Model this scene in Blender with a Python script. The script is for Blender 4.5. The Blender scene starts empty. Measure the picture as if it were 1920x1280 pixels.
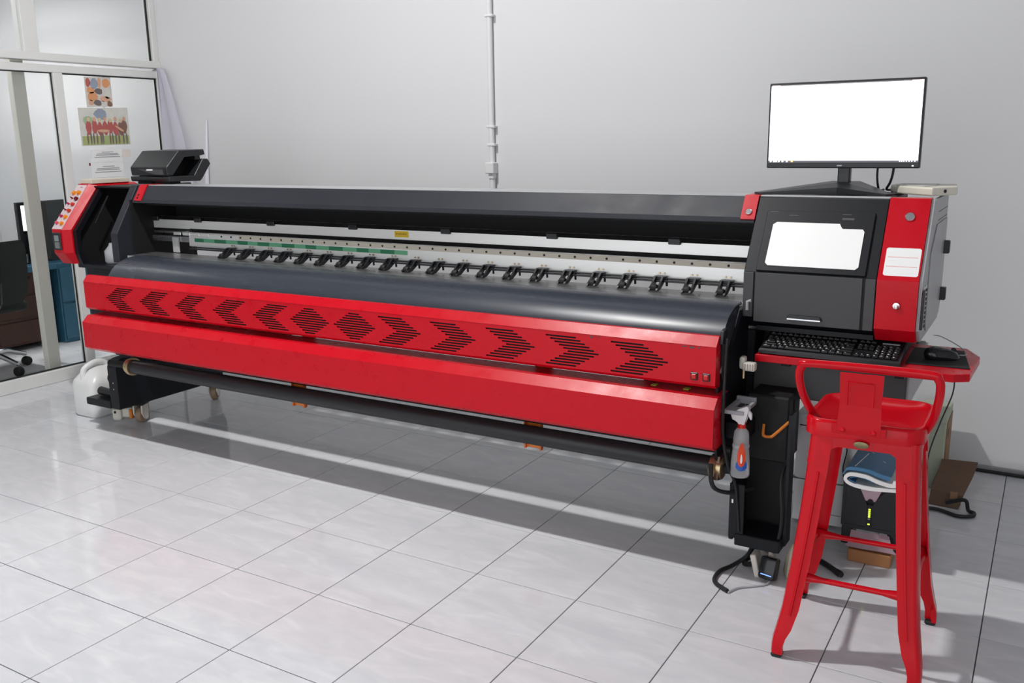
import bpy, bmesh, math, random
from mathutils import Vector, Matrix
random.seed(7)
PI = math.pi
scene = bpy.context.scene
COL = scene.collection

# ------------------------------------------------------------------ camera
CAM_POS = Vector((5.2724, -2.9243, 1.5311))
YAW, PITCH, ROLL, FPX = -0.539206, -0.218545, -0.0156478, 1698.93
def cam_axes():
    cy, sy, cp, sp = math.cos(YAW), math.sin(YAW), math.cos(PITCH), math.sin(PITCH)
    f = Vector((sy*cp, cy*cp, sp)); r = Vector((cy, -sy, 0)); u = r.cross(f)
    cr, sr = math.cos(ROLL), math.sin(ROLL)
    return cr*r + sr*u, -sr*r + cr*u, f
_r, _u, _f = cam_axes()
cam = bpy.data.cameras.new('camera'); cam_o = bpy.data.objects.new('camera', cam); COL.objects.link(cam_o)
cam.sensor_fit = 'HORIZONTAL'; cam.sensor_width = 36.0; cam.lens = FPX/1920*36; cam.clip_start = 0.05
cam_o.matrix_world = Matrix(((_r.x, _u.x, -_f.x, CAM_POS.x), (_r.y, _u.y, -_f.y, CAM_POS.y), (_r.z, _u.z, -_f.z, CAM_POS.z), (0, 0, 0, 1)))
scene.camera = cam_o

# ------------------------------------------------------------------ world and lights
scene.view_settings.view_transform = 'Standard'; scene.view_settings.look = 'None'
scene.view_settings.gamma = 1.0; scene.view_settings.exposure = 0.42
scene.view_settings.use_curve_mapping = False
w = bpy.data.worlds.new('daylight'); scene.world = w; w.use_nodes = True
w.node_tree.nodes['Background'].inputs[0].default_value = (0.93, 0.96, 1.0, 1)
w.node_tree.nodes['Background'].inputs[1].default_value = 1.42
LAMP = Vector((2.40, -1.10, 4.60))
def area(name, loc, sx, sy, power, rot=(0, 0, 0), col=(1, 1, 1)):
    l = bpy.data.lights.new(name, 'AREA'); l.shape = 'RECTANGLE'; l.size = sx; l.size_y = sy; l.energy = power; l.color = col
    o = bpy.data.objects.new(name, l); COL.objects.link(o); o.location = loc; o.rotation_euler = rot
    return o
area('main_lamp_light', LAMP - Vector((0, 0, 0.03)), 0.24, 0.11, 122, rot=(0, 0, 0), col=(1.0, 0.985, 0.975))
scene.cycles.caustics_reflective = False
area('office_tube_light', (-1.5, 0.2, 2.9), 1.1, 0.1, 125, col=(1.0, 0.99, 0.98))

# ------------------------------------------------------------------ helpers
WPOS = {}
def link(o): COL.objects.link(o); return o
def tag(o, label=None, cat=None, group=None, kind=None):
    if label: o['label'] = label
    if cat: o['category'] = cat
    if group: o['group'] = group
    if kind: o['kind'] = kind
    return o
def thing(name, loc, label, cat, group=None):
    o = link(bpy.data.objects.new(name, None)); o.location = loc; o.empty_display_size = 0.05
    WPOS[o] = Vector(loc)
    return tag(o, label, cat, group)
def obj(name, bm, mat, parent=None, smooth=False, label=None, kind=None, angle=None):
    """link a bmesh (world coordinates) as one mesh object, origin at its base"""
    bmesh.ops.recalc_face_normals(bm, faces=bm.faces)
    xs = [v.co for v in bm.verts]
    lo = Vector((min(v.x for v in xs), min(v.y for v in xs), min(v.z for v in xs)))
    hi = Vector((max(v.x for v in xs), max(v.y for v in xs), max(v.z for v in xs)))
    org = Vector(((lo.x+hi.x)/2, (lo.y+hi.y)/2, lo.z))
    for v in bm.verts: v.co -= org
    me = bpy.data.meshes.new(name); bm.to_mesh(me); bm.free()
    if isinstance(mat, (list, tuple)):
        for m in mat: me.materials.append(m)
    else: me.materials.append(mat)
    if smooth:
        for p in me.polygons: p.use_smooth = True
        try: me.set_sharp_from_angle(angle=math.radians(angle or 40))
        except Exception: pass
    o = link(bpy.data.objects.new(name, me))
    if parent is not None:
        o.parent = parent; o.location = org - WPOS[parent]
    else: o.location = org
    WPOS[o] = org
    if label: o['label'] = label
    if kind: o['kind'] = kind
    return o
def copy_part(src, parent, delta):
    c = src.copy(); link(c); c.parent = parent
    p = WPOS[src] + Vector(delta); c.location = p - (WPOS[parent] if parent else Vector()); WPOS[c] = p
    return c
def copy_tree(src, parent, delta, label=None):
    c = copy_part(src, parent, delta)
    if label: c['label'] = label
    for ch in list(src.children):
        d = copy_part(ch, c, delta)
        for g in list(ch.children): copy_part(g, d, delta)
    return c
def BM(): return bmesh.new()
def box(bm, x0, x1, y0, y1, z0, z1, bev=0.0, seg=1, M=None):
    vs = [bm.verts.new(p) for p in ((x0,y0,z0),(x1,y0,z0),(x1,y1,z0),(x0,y1,z0),(x0,y0,z1),(x1,y0,z1),(x1,y1,z1),(x0,y1,z1))]
    fs = [bm.faces.new([vs[i] for i in f]) for f in ((0,3,2,1),(4,5,6,7),(0,1,5,4),(1,2,6,5),(2,3,7,6),(3,0,4,7))]
    if bev > 0:
        es = list({e for f in fs for e in f.edges})
        r = bmesh.ops.bevel(bm, geom=es, offset=bev, segments=seg, profile=0.5, affect='EDGES')
        vs = list({v for f in r['faces'] for v in f.verts} | {v for v in vs if v.is_valid})
    if M is not None: bmesh.ops.transform(bm, matrix=M, verts=[v for v in vs if v.is_valid])
    return vs
def bx(x0, x1, y0, y1, z0, z1, bev=0.0, seg=1, M=None):
    bm = BM(); box(bm, x0, x1, y0, y1, z0, z1, bev, seg, M); return bm
def poly_prism(bm, pts, fn, a, b):
    """pts: 2D outline, fn(u,v,w)->xyz, extruded from w=a to w=b"""
    A = [bm.verts.new(fn(u, v, a)) for u, v in pts]; B = [bm.verts.new(fn(u, v, b)) for u, v in pts]
    n = len(pts); bm.faces.new(A); bm.faces.new(B[::-1])
    for i in range(n): bm.faces.new((A[i], B[i], B[(i+1) % n], A[(i+1) % n]))
    return A + B
YZ = lambda u, v, w: (w, u, v)
XY = lambda u, v, w: (u, v, w)
XZ = lambda u, v, w: (u, w, v)
def prism(pts, fn, a, b, bev=0.0, seg=1):
    bm = BM(); poly_prism(bm, pts, fn, a, b)
    if bev > 0: bmesh.ops.bevel(bm, geom=list(bm.edges), offset=bev, segments=seg, profile=0.5, affect='EDGES')
    return bm
def sheet(bm, pts, x0, x1, th):
    """open YZ polyline extruded along x with thickness th (towards the inside normal)"""
    n = len(pts); off = []
    for i in range(n):
        a = Vector(pts[max(i-1, 0)]); b = Vector(pts[min(i+1, n-1)]); d = (b-a).normalized()
        off.append((pts[i][0] - d.y*th, pts[i][1] + d.x*th))
    poly_prism(bm, list(pts) + off[::-1], YZ, x0, x1)
def catmull(P, n=8):
    P = [Vector(p) for p in P]; out = []
    for i in range(len(P)-1):
        a = P[max(i-1, 0)]; b = P[i]; c = P[i+1]; d = P[min(i+2, len(P)-1)]
        for k in range(n):
            t = k/n
            out.append(0.5*((2*b) + (c-a)*t + (2*a-5*b+4*c-d)*t*t + (3*b-a-3*c+d)*t*t*t))
    out.append(P[-1]); return out
def tube(bm, path, r, n=10, cap=True):
    path = [Vector(p) for p in path]; rings = []
    up = Vector((0, 0, 1)); prev = None
    for i, p in enumerate(path):
        d = (path[min(i+1, len(path)-1)] - path[max(i-1, 0)]).normalized()
        if prev is None:
            a = d.cross(up)
            if a.length < 0.05: a = d.cross(Vector((0, 1, 0)))
            a.normalize()
        else:
            a = prev - d*prev.dot(d); a.normalize()
        prev = a; b = d.cross(a)
        rr = r[i] if isinstance(r, (list, tuple)) else r
        rings.append([bm.verts.new(p + (a*math.cos(2*PI*k/n) + b*math.sin(2*PI*k/n))*rr) for k in range(n)])
    for A, B in zip(rings, rings[1:]):
        for k in range(n): bm.faces.new((A[k], A[(k+1) % n], B[(k+1) % n], B[k]))
    if cap: bm.faces.new(rings[0][::-1]); bm.faces.new(rings[-1])
def tb(path, r, n=10): bm = BM(); tube(bm, path, r, n); return bm
def lathe(bm, prof, M=None, n=20, sx=1, sy=1):
    """prof: list of (r, z); M places it"""
    M = M or Matrix(); rings = []
    for r, z in prof:
        if r < 1e-6: rings.append([bm.verts.new(M @ Vector((0, 0, z)))])
        else: rings.append([bm.verts.new(M @ Vector((r*sx*math.cos(2*PI*k/n), r*sy*math.sin(2*PI*k/n), z))) for k in range(n)])
    for A, B in zip(rings, rings[1:]):
        for k in range(n):
            if len(A) == 1 and len(B) == 1: continue
            if len(A) == 1: bm.faces.new((A[0], B[k], B[(k+1) % n]))
            elif len(B) == 1: bm.faces.new((A[k], B[0], A[(k+1) % n]))
            else: bm.faces.new((A[k], A[(k+1) % n], B[(k+1) % n], B[k]))
    if len(rings[0]) > 1: bm.faces.new(rings[0][::-1])
    if len(rings[-1]) > 1: bm.faces.new(rings[-1])
def lt(prof, M=None, n=20, sx=1, sy=1): bm = BM(); lathe(bm, prof, M, n, sx, sy); return bm
def T(x, y, z): return Matrix.Translation((x, y, z))
def axis_m(p, d):
    """matrix whose z axis points along d at p"""
    return T(*p) @ Vector(d).to_track_quat('Z', 'Y').to_matrix().to_4x4()
def rrect(w, h, r, n=4):
    pts = []
    for cx, cy, a0 in ((w/2-r, h/2-r, 0), (-w/2+r, h/2-r, 90), (-w/2+r, -h/2+r, 180), (w/2-r, -h/2+r, 270)):
        for k in range(n+1):
            a = math.radians(a0 + 90*k/n); pts.append((cx + r*math.cos(a), cy + r*math.sin(a)))
    return pts
def loft(bm, rings, cap=True):
    R = [[bm.verts.new(p) for p in r] for r in rings]; n = len(R[0])
    for A, B in zip(R, R[1:]):
        for k in range(n): bm.faces.new((A[k], A[(k+1) % n], B[(k+1) % n], B[k]))
    if cap: bm.faces.new(R[0][::-1]); bm.faces.new(R[-1])

# ------------------------------------------------------------------ materials
MATS = {}
def mat(name, col, rough=0.5, metal=0.0, spec=0.5, noise=0.0, nscale=6.0, bump=0.0, bscale=60.0, emis=None, estr=1.0, trans=0.0, ior=1.45, coat=0.0, alpha=1.0, stretch=None, roughvar=0.0):
    if name in MATS: return MATS[name]
    m = bpy.data.materials.new(name); m.use_nodes = True
    nt = m.node_tree; N = nt.nodes; L = nt.links; b = N['Principled BSDF']
    b.inputs['Base Color'].default_value = (*col, 1); b.inputs['Roughness'].default_value = rough; b.inputs['Metallic'].default_value = metal
    b.inputs['Specular IOR Level'].default_value = spec; b.inputs['IOR'].default_value = ior
    b.inputs['Transmission Weight'].default_value = trans; b.inputs['Coat Weight'].default_value = coat; b.inputs['Alpha'].default_value = alpha
    if noise > 0 or bump > 0 or roughvar > 0:
        tc = N.new('ShaderNodeTexCoord'); mp = N.new('ShaderNodeMapping')
        if stretch: mp.inputs['Scale'].default_value = stretch
        L.new(tc.outputs['Object'], mp.inputs['Vector'])
    if noise > 0 or roughvar > 0:
        t = N.new('ShaderNodeTexNoise'); t.inputs['Scale'].default_value = nscale; t.inputs['Detail'].default_value = 5
        L.new(mp.outputs[0], t.inputs['Vector'])
    if noise > 0:
        mx = N.new('ShaderNodeMix'); mx.data_type = 'RGBA'
        mx.inputs[6].default_value = (*[max(0, c*(1-noise)) for c in col], 1); mx.inputs[7].default_value = (*[min(1, c*(1+noise)) for c in col], 1)
        L.new(t.outputs['Fac'], mx.inputs[0]); L.new(mx.outputs[2], b.inputs['Base Color'])
    if roughvar > 0:
        mr = N.new('ShaderNodeMapRange'); mr.inputs[1].default_value = 0.3; mr.inputs[2].default_value = 0.7
        mr.inputs[3].default_value = max(0, rough-roughvar); mr.inputs[4].default_value = rough+roughvar
        L.new(t.outputs['Fac'], mr.inputs[0]); L.new(mr.outputs[0], b.inputs['Roughness'])
    if bump > 0:
        t2 = N.new('ShaderNodeTexNoise'); t2.inputs['Scale'].default_value = bscale; t2.inputs['Detail'].default_value = 3
        bp = N.new('ShaderNodeBump'); bp.inputs['Strength'].default_value = bump; bp.inputs['Distance'].default_value = 0.002
        L.new(mp.outputs[0], t2.inputs['Vector']); L.new(t2.outputs['Fac'], bp.inputs['Height']); L.new(bp.outputs[0], b.inputs['Normal'])
    if emis:
        b.inputs['Emission Color'].default_value = (*emis, 1); b.inputs['Emission Strength'].default_value = estr
    MATS[name] = m; return m

def tile_material():
    m = bpy.data.materials.new('glazed_marbled_tile'); m.use_nodes = True
    nt = m.node_tree; N = nt.nodes; L = nt.links; b = N['Principled BSDF']
    tc = N.new('ShaderNodeTexCoord'); oi = N.new('ShaderNodeObjectInfo')
    mul = N.new('ShaderNodeMath'); mul.operation = 'MULTIPLY'; mul.inputs[1].default_value = 37.0
    L.new(oi.outputs['Random'], mul.inputs[0])
    add = N.new('ShaderNodeVectorMath'); add.operation = 'ADD'
    L.new(tc.outputs['Object'], add.inputs[0]); L.new(mul.outputs[0], add.inputs[1])
    mp = N.new('ShaderNodeMapping'); mp.inputs['Rotation'].default_value = (0, 0, 0.45); mp.inputs['Scale'].default_value = (5.0, 16.0, 5.0)
    L.new(add.outputs[0], mp.inputs['Vector'])
    n1 = N.new('ShaderNodeTexNoise'); n1.inputs['Scale'].default_value = 1.0; n1.inputs['Detail'].default_value = 6; n1.inputs['Roughness'].default_value = 0.55; n1.inputs['Distortion'].default_value = 0.9
    L.new(mp.outputs[0], n1.inputs['Vector'])
    r = N.new('ShaderNodeValToRGB')
    e = r.color_ramp.elements; e[0].position = 0.32; e[0].color = (0.585, 0.598, 0.622, 1); e[1].position = 0.72; e[1].color = (0.685, 0.692, 0.71, 1)
    k = e.new(0.52); k.color = (0.625, 0.634, 0.657, 1)
    L.new(n1.outputs['Fac'], r.inputs[0]); L.new(r.outputs[0], b.inputs['Base Color'])
    b.inputs['Roughness'].default_value = 0.08; b.inputs['Specular IOR Level'].default_value = 0.3
    return m
M_TILE = tile_material()
M_GROUT = mat('grout', (0.10, 0.095, 0.095), 0.9)
M_WALL = mat('painted_wall', (0.67, 0.67, 0.678), 0.75, noise=0.03, nscale=1.2, bump=0.08, bscale=25)
M_CEIL = mat('ceiling_paint', (0.45, 0.45, 0.46), 0.8, noise=0.02)
M_RED = mat('red_powder_coat', (0.52, 0.003, 0.012), 0.30, spec=0.26, noise=0.06, nscale=14, bump=0.12, bscale=420, roughvar=0.05)
M_REDSTOOL = mat('red_gloss_paint', (0.53, 0.003, 0.010), 0.18, spec=0.27, noise=0.05, nscale=9, bump=0.10, bscale=35)
M_BLACK = mat('black_powder_coat', (0.007, 0.008, 0.011), 0.42, spec=0.3, noise=0.15, nscale=10, bump=0.12, bscale=500)
M_HOOD = mat('charcoal_powder_coat', (0.024, 0.026, 0.033), 0.46, spec=0.28, noise=0.15, nscale=7, bump=0.12, bscale=500, roughvar=0.05)
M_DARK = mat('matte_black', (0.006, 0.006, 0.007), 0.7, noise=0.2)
M_GREYB = mat('worn_charcoal_with_floor_light', (0.045, 0.045, 0.046), 0.42, noise=0.22, nscale=5, bump=0.1, bscale=400, roughvar=0.06)  # electronics box's own dark grey; on the door leaves, black with floor light painted in
M_APRON = mat('slate_coated_steel', (0.040, 0.046, 0.060), 0.27, noise=0.12, nscale=3, stretch=(0.4, 3, 3), roughvar=0.07, bump=0.05, bscale=6)
M_STEEL = mat('brushed_steel', (0.42, 0.42, 0.43), 0.32, metal=0.9, noise=0.25, nscale=9, stretch=(0.4, 6, 6), roughvar=0.1)
M_ALU = mat('white_anodised_rail', (0.90, 0.89, 0.86), 0.40, metal=0.55, noise=0.05, nscale=4, stretch=(0.3, 4, 4))
M_ALUT = mat('bright_aluminium', (0.72, 0.71, 0.70), 0.22, metal=1.0, noise=0.1, nscale=12, stretch=(0.2, 4, 4))
M_CREAM = mat('cream_ruler_tape', (0.66, 0.60, 0.50), 0.5, noise=0.05)
M_GREEN1 = mat('dark_green_tape', (0.03, 0.21, 0.10), 0.4, noise=0.1)
M_GREEN2 = mat('pale_green_tape', (0.16, 0.46, 0.26), 0.4, noise=0.1)
M_YEL = mat('yellow_sticker', (0.75, 0.50, 0.02), 0.5, noise=0.05)
M_INK = mat('print_black', (0.02, 0.02, 0.02), 0.7)
M_GREYINK = mat('print_grey', (0.33, 0.33, 0.34), 0.7)
M_WHITEP = mat('white_acrylic', (0.90, 0.90, 0.88), 0.35, noise=0.01)
M_PAPER = mat('white_paper', (0.80, 0.80, 0.79), 0.7, noise=0.03)
M_LABEL = mat('white_label', (0.84, 0.84, 0.83), 0.55, noise=0.02)
M_PINKINK = mat('pink_print', (0.75, 0.40, 0.38), 0.6)
M_SHEENPANEL = mat('pink_sheen_button_plate', (0.62, 0.50, 0.52), 0.3, noise=0.05)  # pale pink puts the ceiling's reflection into the plate colour
M_GREYSIDE = mat('grey_side_metal', (0.36, 0.365, 0.375), 0.38, noise=0.08, bump=0.08, bscale=400)
M_ORANGE = mat('orange_bracket_paint', (0.62, 0.13, 0.012), 0.4, noise=0.15)
M_ORANGED = mat('orange_plastic', (0.65, 0.19, 0.02), 0.35, noise=0.1)
M_TUBE = mat('dull_black_steel_tube', (0.018, 0.019, 0.021), 0.42, noise=0.3, nscale=6, stretch=(0.6, 4, 4), roughvar=0.08)
M_BRASS = mat('brass_chuck', (0.55, 0.42, 0.24), 0.28, metal=0.9, noise=0.2)
M_CHROME = mat('chrome', (0.75, 0.75, 0.76), 0.12, metal=1.0)
M_RUBBER = mat('black_rubber', (0.012, 0.012, 0.013), 0.6, noise=0.2)
M_BLKPL = mat('black_plastic', (0.014, 0.015, 0.017), 0.35, noise=0.15, bump=0.08, bscale=600)
M_BLKGL = mat('glossy_black_plastic', (0.010, 0.010, 0.012), 0.15, noise=0.1)
M_KEY = mat('keycap_plastic', (0.010, 0.010, 0.011), 0.38)
M_KEYINK = mat('keycap_print', (0.85, 0.85, 0.83), 0.6)
M_CASTW = mat('ivory_caster_plastic', (0.66, 0.63, 0.56), 0.4, noise=0.06)
M_CASTG = mat('tan_caster_tread', (0.32, 0.22, 0.14), 0.5, noise=0.1)
M_JUG = mat('milky_polyethylene', (0.78, 0.78, 0.77), 0.32, noise=0.03, trans=0.12)
M_CLEAR = mat('clear_plastic', (0.88, 0.90, 0.91), 0.12, trans=0.7, ior=1.15, noise=0.02)
M_GLASS = mat('glass_pane', (0.975, 0.99, 0.985), 0.0, trans=1.0, ior=1.03, spec=0.5)
M_FRAME = mat('aluminium_frame', (0.70, 0.70, 0.68), 0.38, metal=0.05, noise=0.07, nscale=5)
M_FRAMEC = mat('cream_enamelled_frame', (0.70, 0.69, 0.62), 0.4, noise=0.05)
M_GASKET = mat('black_gasket', (0.012, 0.016, 0.014), 0.5)
M_SCREEN = mat('lit_screen', (0.9, 0.9, 0.9), 0.3, emis=(1, 1, 1), estr=1.25)
M_TASK = mat('screen_taskbar', (0.02, 0.02, 0.03), 0.3, emis=(0.09, 0.08, 0.10), estr=1.0)
M_ICON = mat('screen_icon_white', (0.8, 0.8, 0.8), 0.3, emis=(0.85, 0.9, 1.0), estr=1.0)
M_ICONO = mat('screen_icon_orange', (0.8, 0.5, 0.1), 0.3, emis=(1.0, 0.55, 0.1), estr=0.9)
M_FAINT = mat('screen_faint_text', (0.8, 0.8, 0.8), 0.3, emis=(0.86, 0.86, 0.86), estr=1.0)
M_FAINTO = mat('screen_faint_icons', (0.8, 0.8, 0.8), 0.3, emis=(0.98, 0.93, 0.80), estr=1.0)
M_PINKT = mat('screen_pink_title', (0.8, 0.5, 0.5), 0.3, emis=(0.95, 0.72, 0.75), estr=1.0)
M_DISH = mat('ivory_plastic', (0.68, 0.65, 0.55), 0.42, noise=0.05)
M_CLOTH = mat('white_cloth', (0.80, 0.79, 0.86), 0.85, noise=0.04, bump=0.2, bscale=90)
M_BLUE = mat('blue_cover_board', (0.055, 0.19, 0.36), 0.45, noise=0.08)
M_BLUEDK = mat('shaded_blue_laminate', (0.032, 0.125, 0.20), 0.35, noise=0.12)  # blue darkened to paint in the shade low in the office
M_BROWN = mat('shaded_brown_wood', (0.05, 0.018, 0.009), 0.45, noise=0.35, nscale=8, stretch=(1, 1, 0.2))  # brown made darker still, the desk's shade is in the colour
M_BLOCK = mat('tan_wood_block', (0.36, 0.16, 0.06), 0.55, noise=0.2, nscale=12, stretch=(0.4, 2, 2))
M_PINKPAPER = mat('pink_paper', (0.60, 0.42, 0.48), 0.7, noise=0.05)
M_GREENBOX = mat('pale_green_board', (0.42, 0.46, 0.35), 0.6, noise=0.06)
M_BAG = mat('brown_paper', (0.14, 0.085, 0.055), 0.75, noise=0.2, nscale=9, bump=0.25, bscale=25)
M_CARD = mat('cardboard', (0.30, 0.17, 0.09), 0.7, noise=0.12)
M_TOWER = mat('white_appliance_plastic', (0.86, 0.87, 0.87), 0.35, noise=0.02)
M_LED = mat('green_led', (0.4, 0.6, 0.05), 0.3, emis=(0.62, 0.95, 0.05), estr=1.3)
M_BLUELED = mat('blue_led', (0.1, 0.2, 0.9), 0.3, emis=(0.15, 0.3, 1.0), estr=1.6)
M_SPRAYR = mat('red_print_label', (0.72, 0.06, 0.01), 0.3, noise=0.1)
M_SPRAYB = mat('blue_print_label', (0.02, 0.10, 0.42), 0.3, noise=0.1)
M_WHITEPL = mat('white_plastic', (0.72, 0.72, 0.72), 0.4, noise=0.03)
M_GREYPL = mat('light_grey_plastic', (0.36, 0.37, 0.39), 0.4, noise=0.05)
M_CHAIR = mat('black_mesh_fabric', (0.02, 0.022, 0.022), 0.8, noise=0.2, bump=0.3, bscale=300)
M_GREYBOARD = mat('grey_board', (0.055, 0.065, 0.068), 0.6, noise=0.1)
M_LAMPGLOW = mat('lamp_diffuser', (0.9, 0.9, 0.9), 0.4, emis=(1, 0.99, 0.97), estr=8.0)
def btn(name, c): return mat(name, c, 0.2, noise=0.1)

# ================================================================== SETTING
# floor: a grout bed with single tiles laid on it
FT = 0.0
floor = obj('floor', bx(-4.2, 7.8, -4.6, 1.6, -0.08, -0.004), M_GROUT, kind='structure')
def in_view(x, y):
    d = Vector((x, y, 0)) - CAM_POS; c = d.dot(_f)
    if c < 0.2: return False
    px = 960 + FPX*d.dot(_r)/c; py = 640 - FPX*d.dot(_u)/c
    return -60 < px < 1980 and 560 < py < 1420
G = 0.0016
tile_src = None; rest = BM(); ntile = 0
for i in range(-10, 19):
    for j in range(-11, 4):
        x, y = 0.4*i, 0.4*j
        if x + 0.4 > 7.8: continue
        if x >= -1.7 and any(in_view(x+a*0.4, y+b*0.4) for a in (0, .5, 1) for b in (0, .5, 1)):
            if tile_src is None:
                tile_src = obj('tile', bx(x+G, x+0.4-G, y+G, y+0.4-G, -0.006, FT, 0.0012), M_TILE, floor); base_ij = (i, j)
            else: copy_part(tile_src, floor, ((i-base_ij[0])*0.4, (j-base_ij[1])*0.4, 0))
            ntile += 1
        else: box(rest, x+G, x+0.4-G, y+G, y+0.4-G, -0.006, FT)
obj('tile_field', rest, M_TILE, floor, kind='stuff')

obj('wall_back', bx(-4.2, 7.8, 1.60, 1.75, 0, 4.9), M_WALL, kind='structure')
obj('wall_right', bx(7.8, 7.95, -4.6, 1.75, 0, 4.9), M_WALL, kind='structure')
obj('wall_left', bx(-2.75, -2.6, -4.6, 1.6, 0, 4.9), M_WALL, kind='structure')
obj('ceiling', bx(-4.2, 7.95, -4.75, 1.75, 4.9, 5.0), M_CEIL, kind='structure')
# front wall with the wide open shop entrance that lets the daylight in
wf = BM(); box(wf, 7.2, 7.95, -4.75, -4.6, 0, 4.9); box(wf, -4.2, 7.2, -4.75, -4.6, 2.9, 4.9); box(wf, -4.2, 0.4, -4.75, -4.6, 0, 2.9)
obj('wall_front', wf, M_WALL, kind='structure')
bb = BM(); box(bb, -0.33, 7.8, 1.588, 1.60, 0.012, 0.030, 0.002)
obj('baseboard_back', bb, mat('grey_baseboard', (0.30, 0.30, 0.30), 0.6, noise=0.08), kind='structure')

# --- glazed aluminium partition on the left: a structure with frame members and panes
PX0, PX1 = -0.40, -0.335
part = obj('wall_partition', bx(PX0, PX1, -4.0, 1.6, 0.0, 0.085, 0.004), M_FRAME, kind='structure')
def pm(name, *b, m=M_FRAME, bev=0.003): return obj(name, bx(*b, bev), m, part)
pm('transom', PX0-0.01, PX1+0.012, -4.0, 1.6, 2.068, 2.116)
pm('door_track', PX0, PX1-0.01, -4.0, 1.6, 2.000, 2.048)
pm('wall_post', PX0, PX1, 1.555, 1.6, 2.115, 4.9)
pm('wall_post', PX0, PX1, 1.575, 1.6, 0.085, 2.06)
pm('mullion', PX0-0.02, PX1, 0.60, 0.70, 2.115, 4.9)
pm('door_stile', PX0+0.005, PX1-0.005, 0.775, 0.84, 0.085, 2.0)
pm('door_stile', PX0+0.005, PX1-0.005, -0.75, -0.685, 0.085, 2.0)
# cream stile of the sliding leaf standing just behind the glass
pm('sliding_leaf_stile', -0.47, -0.415, 0.545, 0.63, 0.0, 2.075, m=M_FRAMEC)
GX_ = -0.366
for nm, b in (('gasket', (GX_-0.006, GX_+0.006, -0.685, 0.775, 1.994, 2.000)), ('gasket', (GX_-0.006, GX_+0.006, 0.770, 0.775, 0.085, 1.995)),
              ('gasket', (GX_-0.006, GX_+0.006, 0.84, 1.575, 1.992, 2.000)), ('gasket', (GX_-0.006, GX_+0.006, 1.567, 1.575, 0.085, 1.995)),
              ('gasket', (GX_-0.006, GX_+0.006, -0.685, 0.775, 0.085, 0.094)), ('gasket', (GX_-0.006, GX_+0.006, 1.543, 1.555, 2.115, 4.9))):
    pm(nm, *b, m=M_GASKET, bev=0)
GX = -0.366
for b in ((GX-0.003, GX+0.003, -0.685, 0.767, 0.094, 1.994), (GX-0.003, GX+0.003, 0.84, 1.567, 0.085, 1.992),
          (GX-0.003, GX+0.003, 0.70, 1.538, 2.115, 4.9), (GX-0.003, GX+0.003, -0.75, 0.60, 2.115, 4.9),
          (GX-0.003, GX+0.003, -4.0, -0.75, 0.085, 1.992), (GX-0.003, GX+0.003, -4.0, -0.75, 2.115, 4.9)):
    obj('pane', bx(*b), M_GLASS, part)

# --- prints taped on the glass
def on_glass(name, y0, y1, z0, z1, m, parent=None, d=0.0, dz=0.0, bm=None):
    """flat print on the partition glass; dz lifts the right side a little"""
    b = BM(); x = GX + 0.0036 + d
    vs = [b.verts.new(p) for p in ((x, y0, z0), (x, y1, z0+dz), (x, y1, z1+dz), (x, y0, z1), (x+0.0008, y0, z0), (x+0.0008, y1, z0+dz), (x+0.0008, y1, z1+dz), (x+0.0008, y0, z1))]
    for f in ((0,3,2,1),(4,5,6,7),(0,1,5,4),(1,2,6,5),(2,3,7,6),(3,0,4,7)): b.faces.new([vs[i] for i in f])
    return obj(name, b, m, parent)
def blob(name, cy, cz, ry, rz, m, parent, d, seg=10, rot=0.0):
    b = BM(); x = GX + 0.0046 + d; vs = []
    for k in range(seg):
        a = 2*PI*k/seg; u = ry*math.cos(a)*(1+0.12*math.sin(3*a+cy*50)); v = rz*math.sin(a)*(1+0.1*math.cos(2*a+cz*70))
        vs.append(b.verts.new((x, cy + u*math.cos(rot) - v*math.sin(rot), cz + u*math.sin(rot) + v*math.cos(rot))))
    b.faces.new(vs); return obj(name, b, m, parent)
def pc(c, n): return mat('faded_print_'+n, c, 0.6, noise=0.12, nscale=25)
P_SK = pc((0.62, 0.36, 0.24), 'skin'); P_OR = pc((0.66, 0.30, 0.14), 'orange'); P_DK = pc((0.16, 0.13, 0.13), 'dark'); P_RD = pc((0.44, 0.11, 0.10), 'red')
P_GN = pc((0.36, 0.42, 0.18), 'grass'); P_LG = pc((0.62, 0.61, 0.56), 'pale'); P_BG = pc((0.60, 0.56, 0.52), 'beige'); P_BL = pc((0.28, 0.32, 0.40), 'bluegrey'); P_TR = pc((0.36, 0.46, 0.30), 'tree'); P_BR = pc((0.22, 0.12, 0.09), 'brown'); P_YL = pc((0.62, 0.50, 0.30), 'straw')
t = on_glass('photo_print', 1.005, 1.205, 1.79, 1.985, P_BG, dz=0.008)
tag(t, 'small faded photo print with orange and skin tones taped on glass', 'photo print')
for a in ((1.03, 1.95, .018, .03, P_RD), (1.075, 1.945, .03, .035, P_BL), (1.115, 1.95, .014, .035, P_SK), (1.165, 1.95, .032, .03, P_OR), (1.045, 1.90, .03, .022, P_OR),
          (1.055, 1.86, .04, .03, P_OR), (1.105, 1.895, .03, .022, P_DK), (1.09, 1.82, .03, .02, P_DK), (1.17, 1.88, .022, .035, P_LG), (1.15, 1.845, .045, .018, P_SK), (1.13, 1.81, .016, .025, P_LG), (1.18, 1.815, .02, .02, P_BR), (1.04, 1.82, .02, .018, P_SK)):
    blob('printed_patch', *a, t, 0.0002)
t = on_glass('photo_print', 0.935, 1.315, 1.535, 1.785, P_LG, dz=0.008)
tag(t, 'larger faded group photo print with red shirts on glass', 'photo print')
blob('printed_patch', 1.0, 1.70, .036, .035, P_TR, t, 0.0002); blob('printed_patch', 1.10, 1.745, .05, .035, P_BL, t, 0.0002)
on_glass('printed_patch', 0.945, 1.305, 1.542, 1.60, P_GN, t, 0.0012, dz=0.006)
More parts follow.
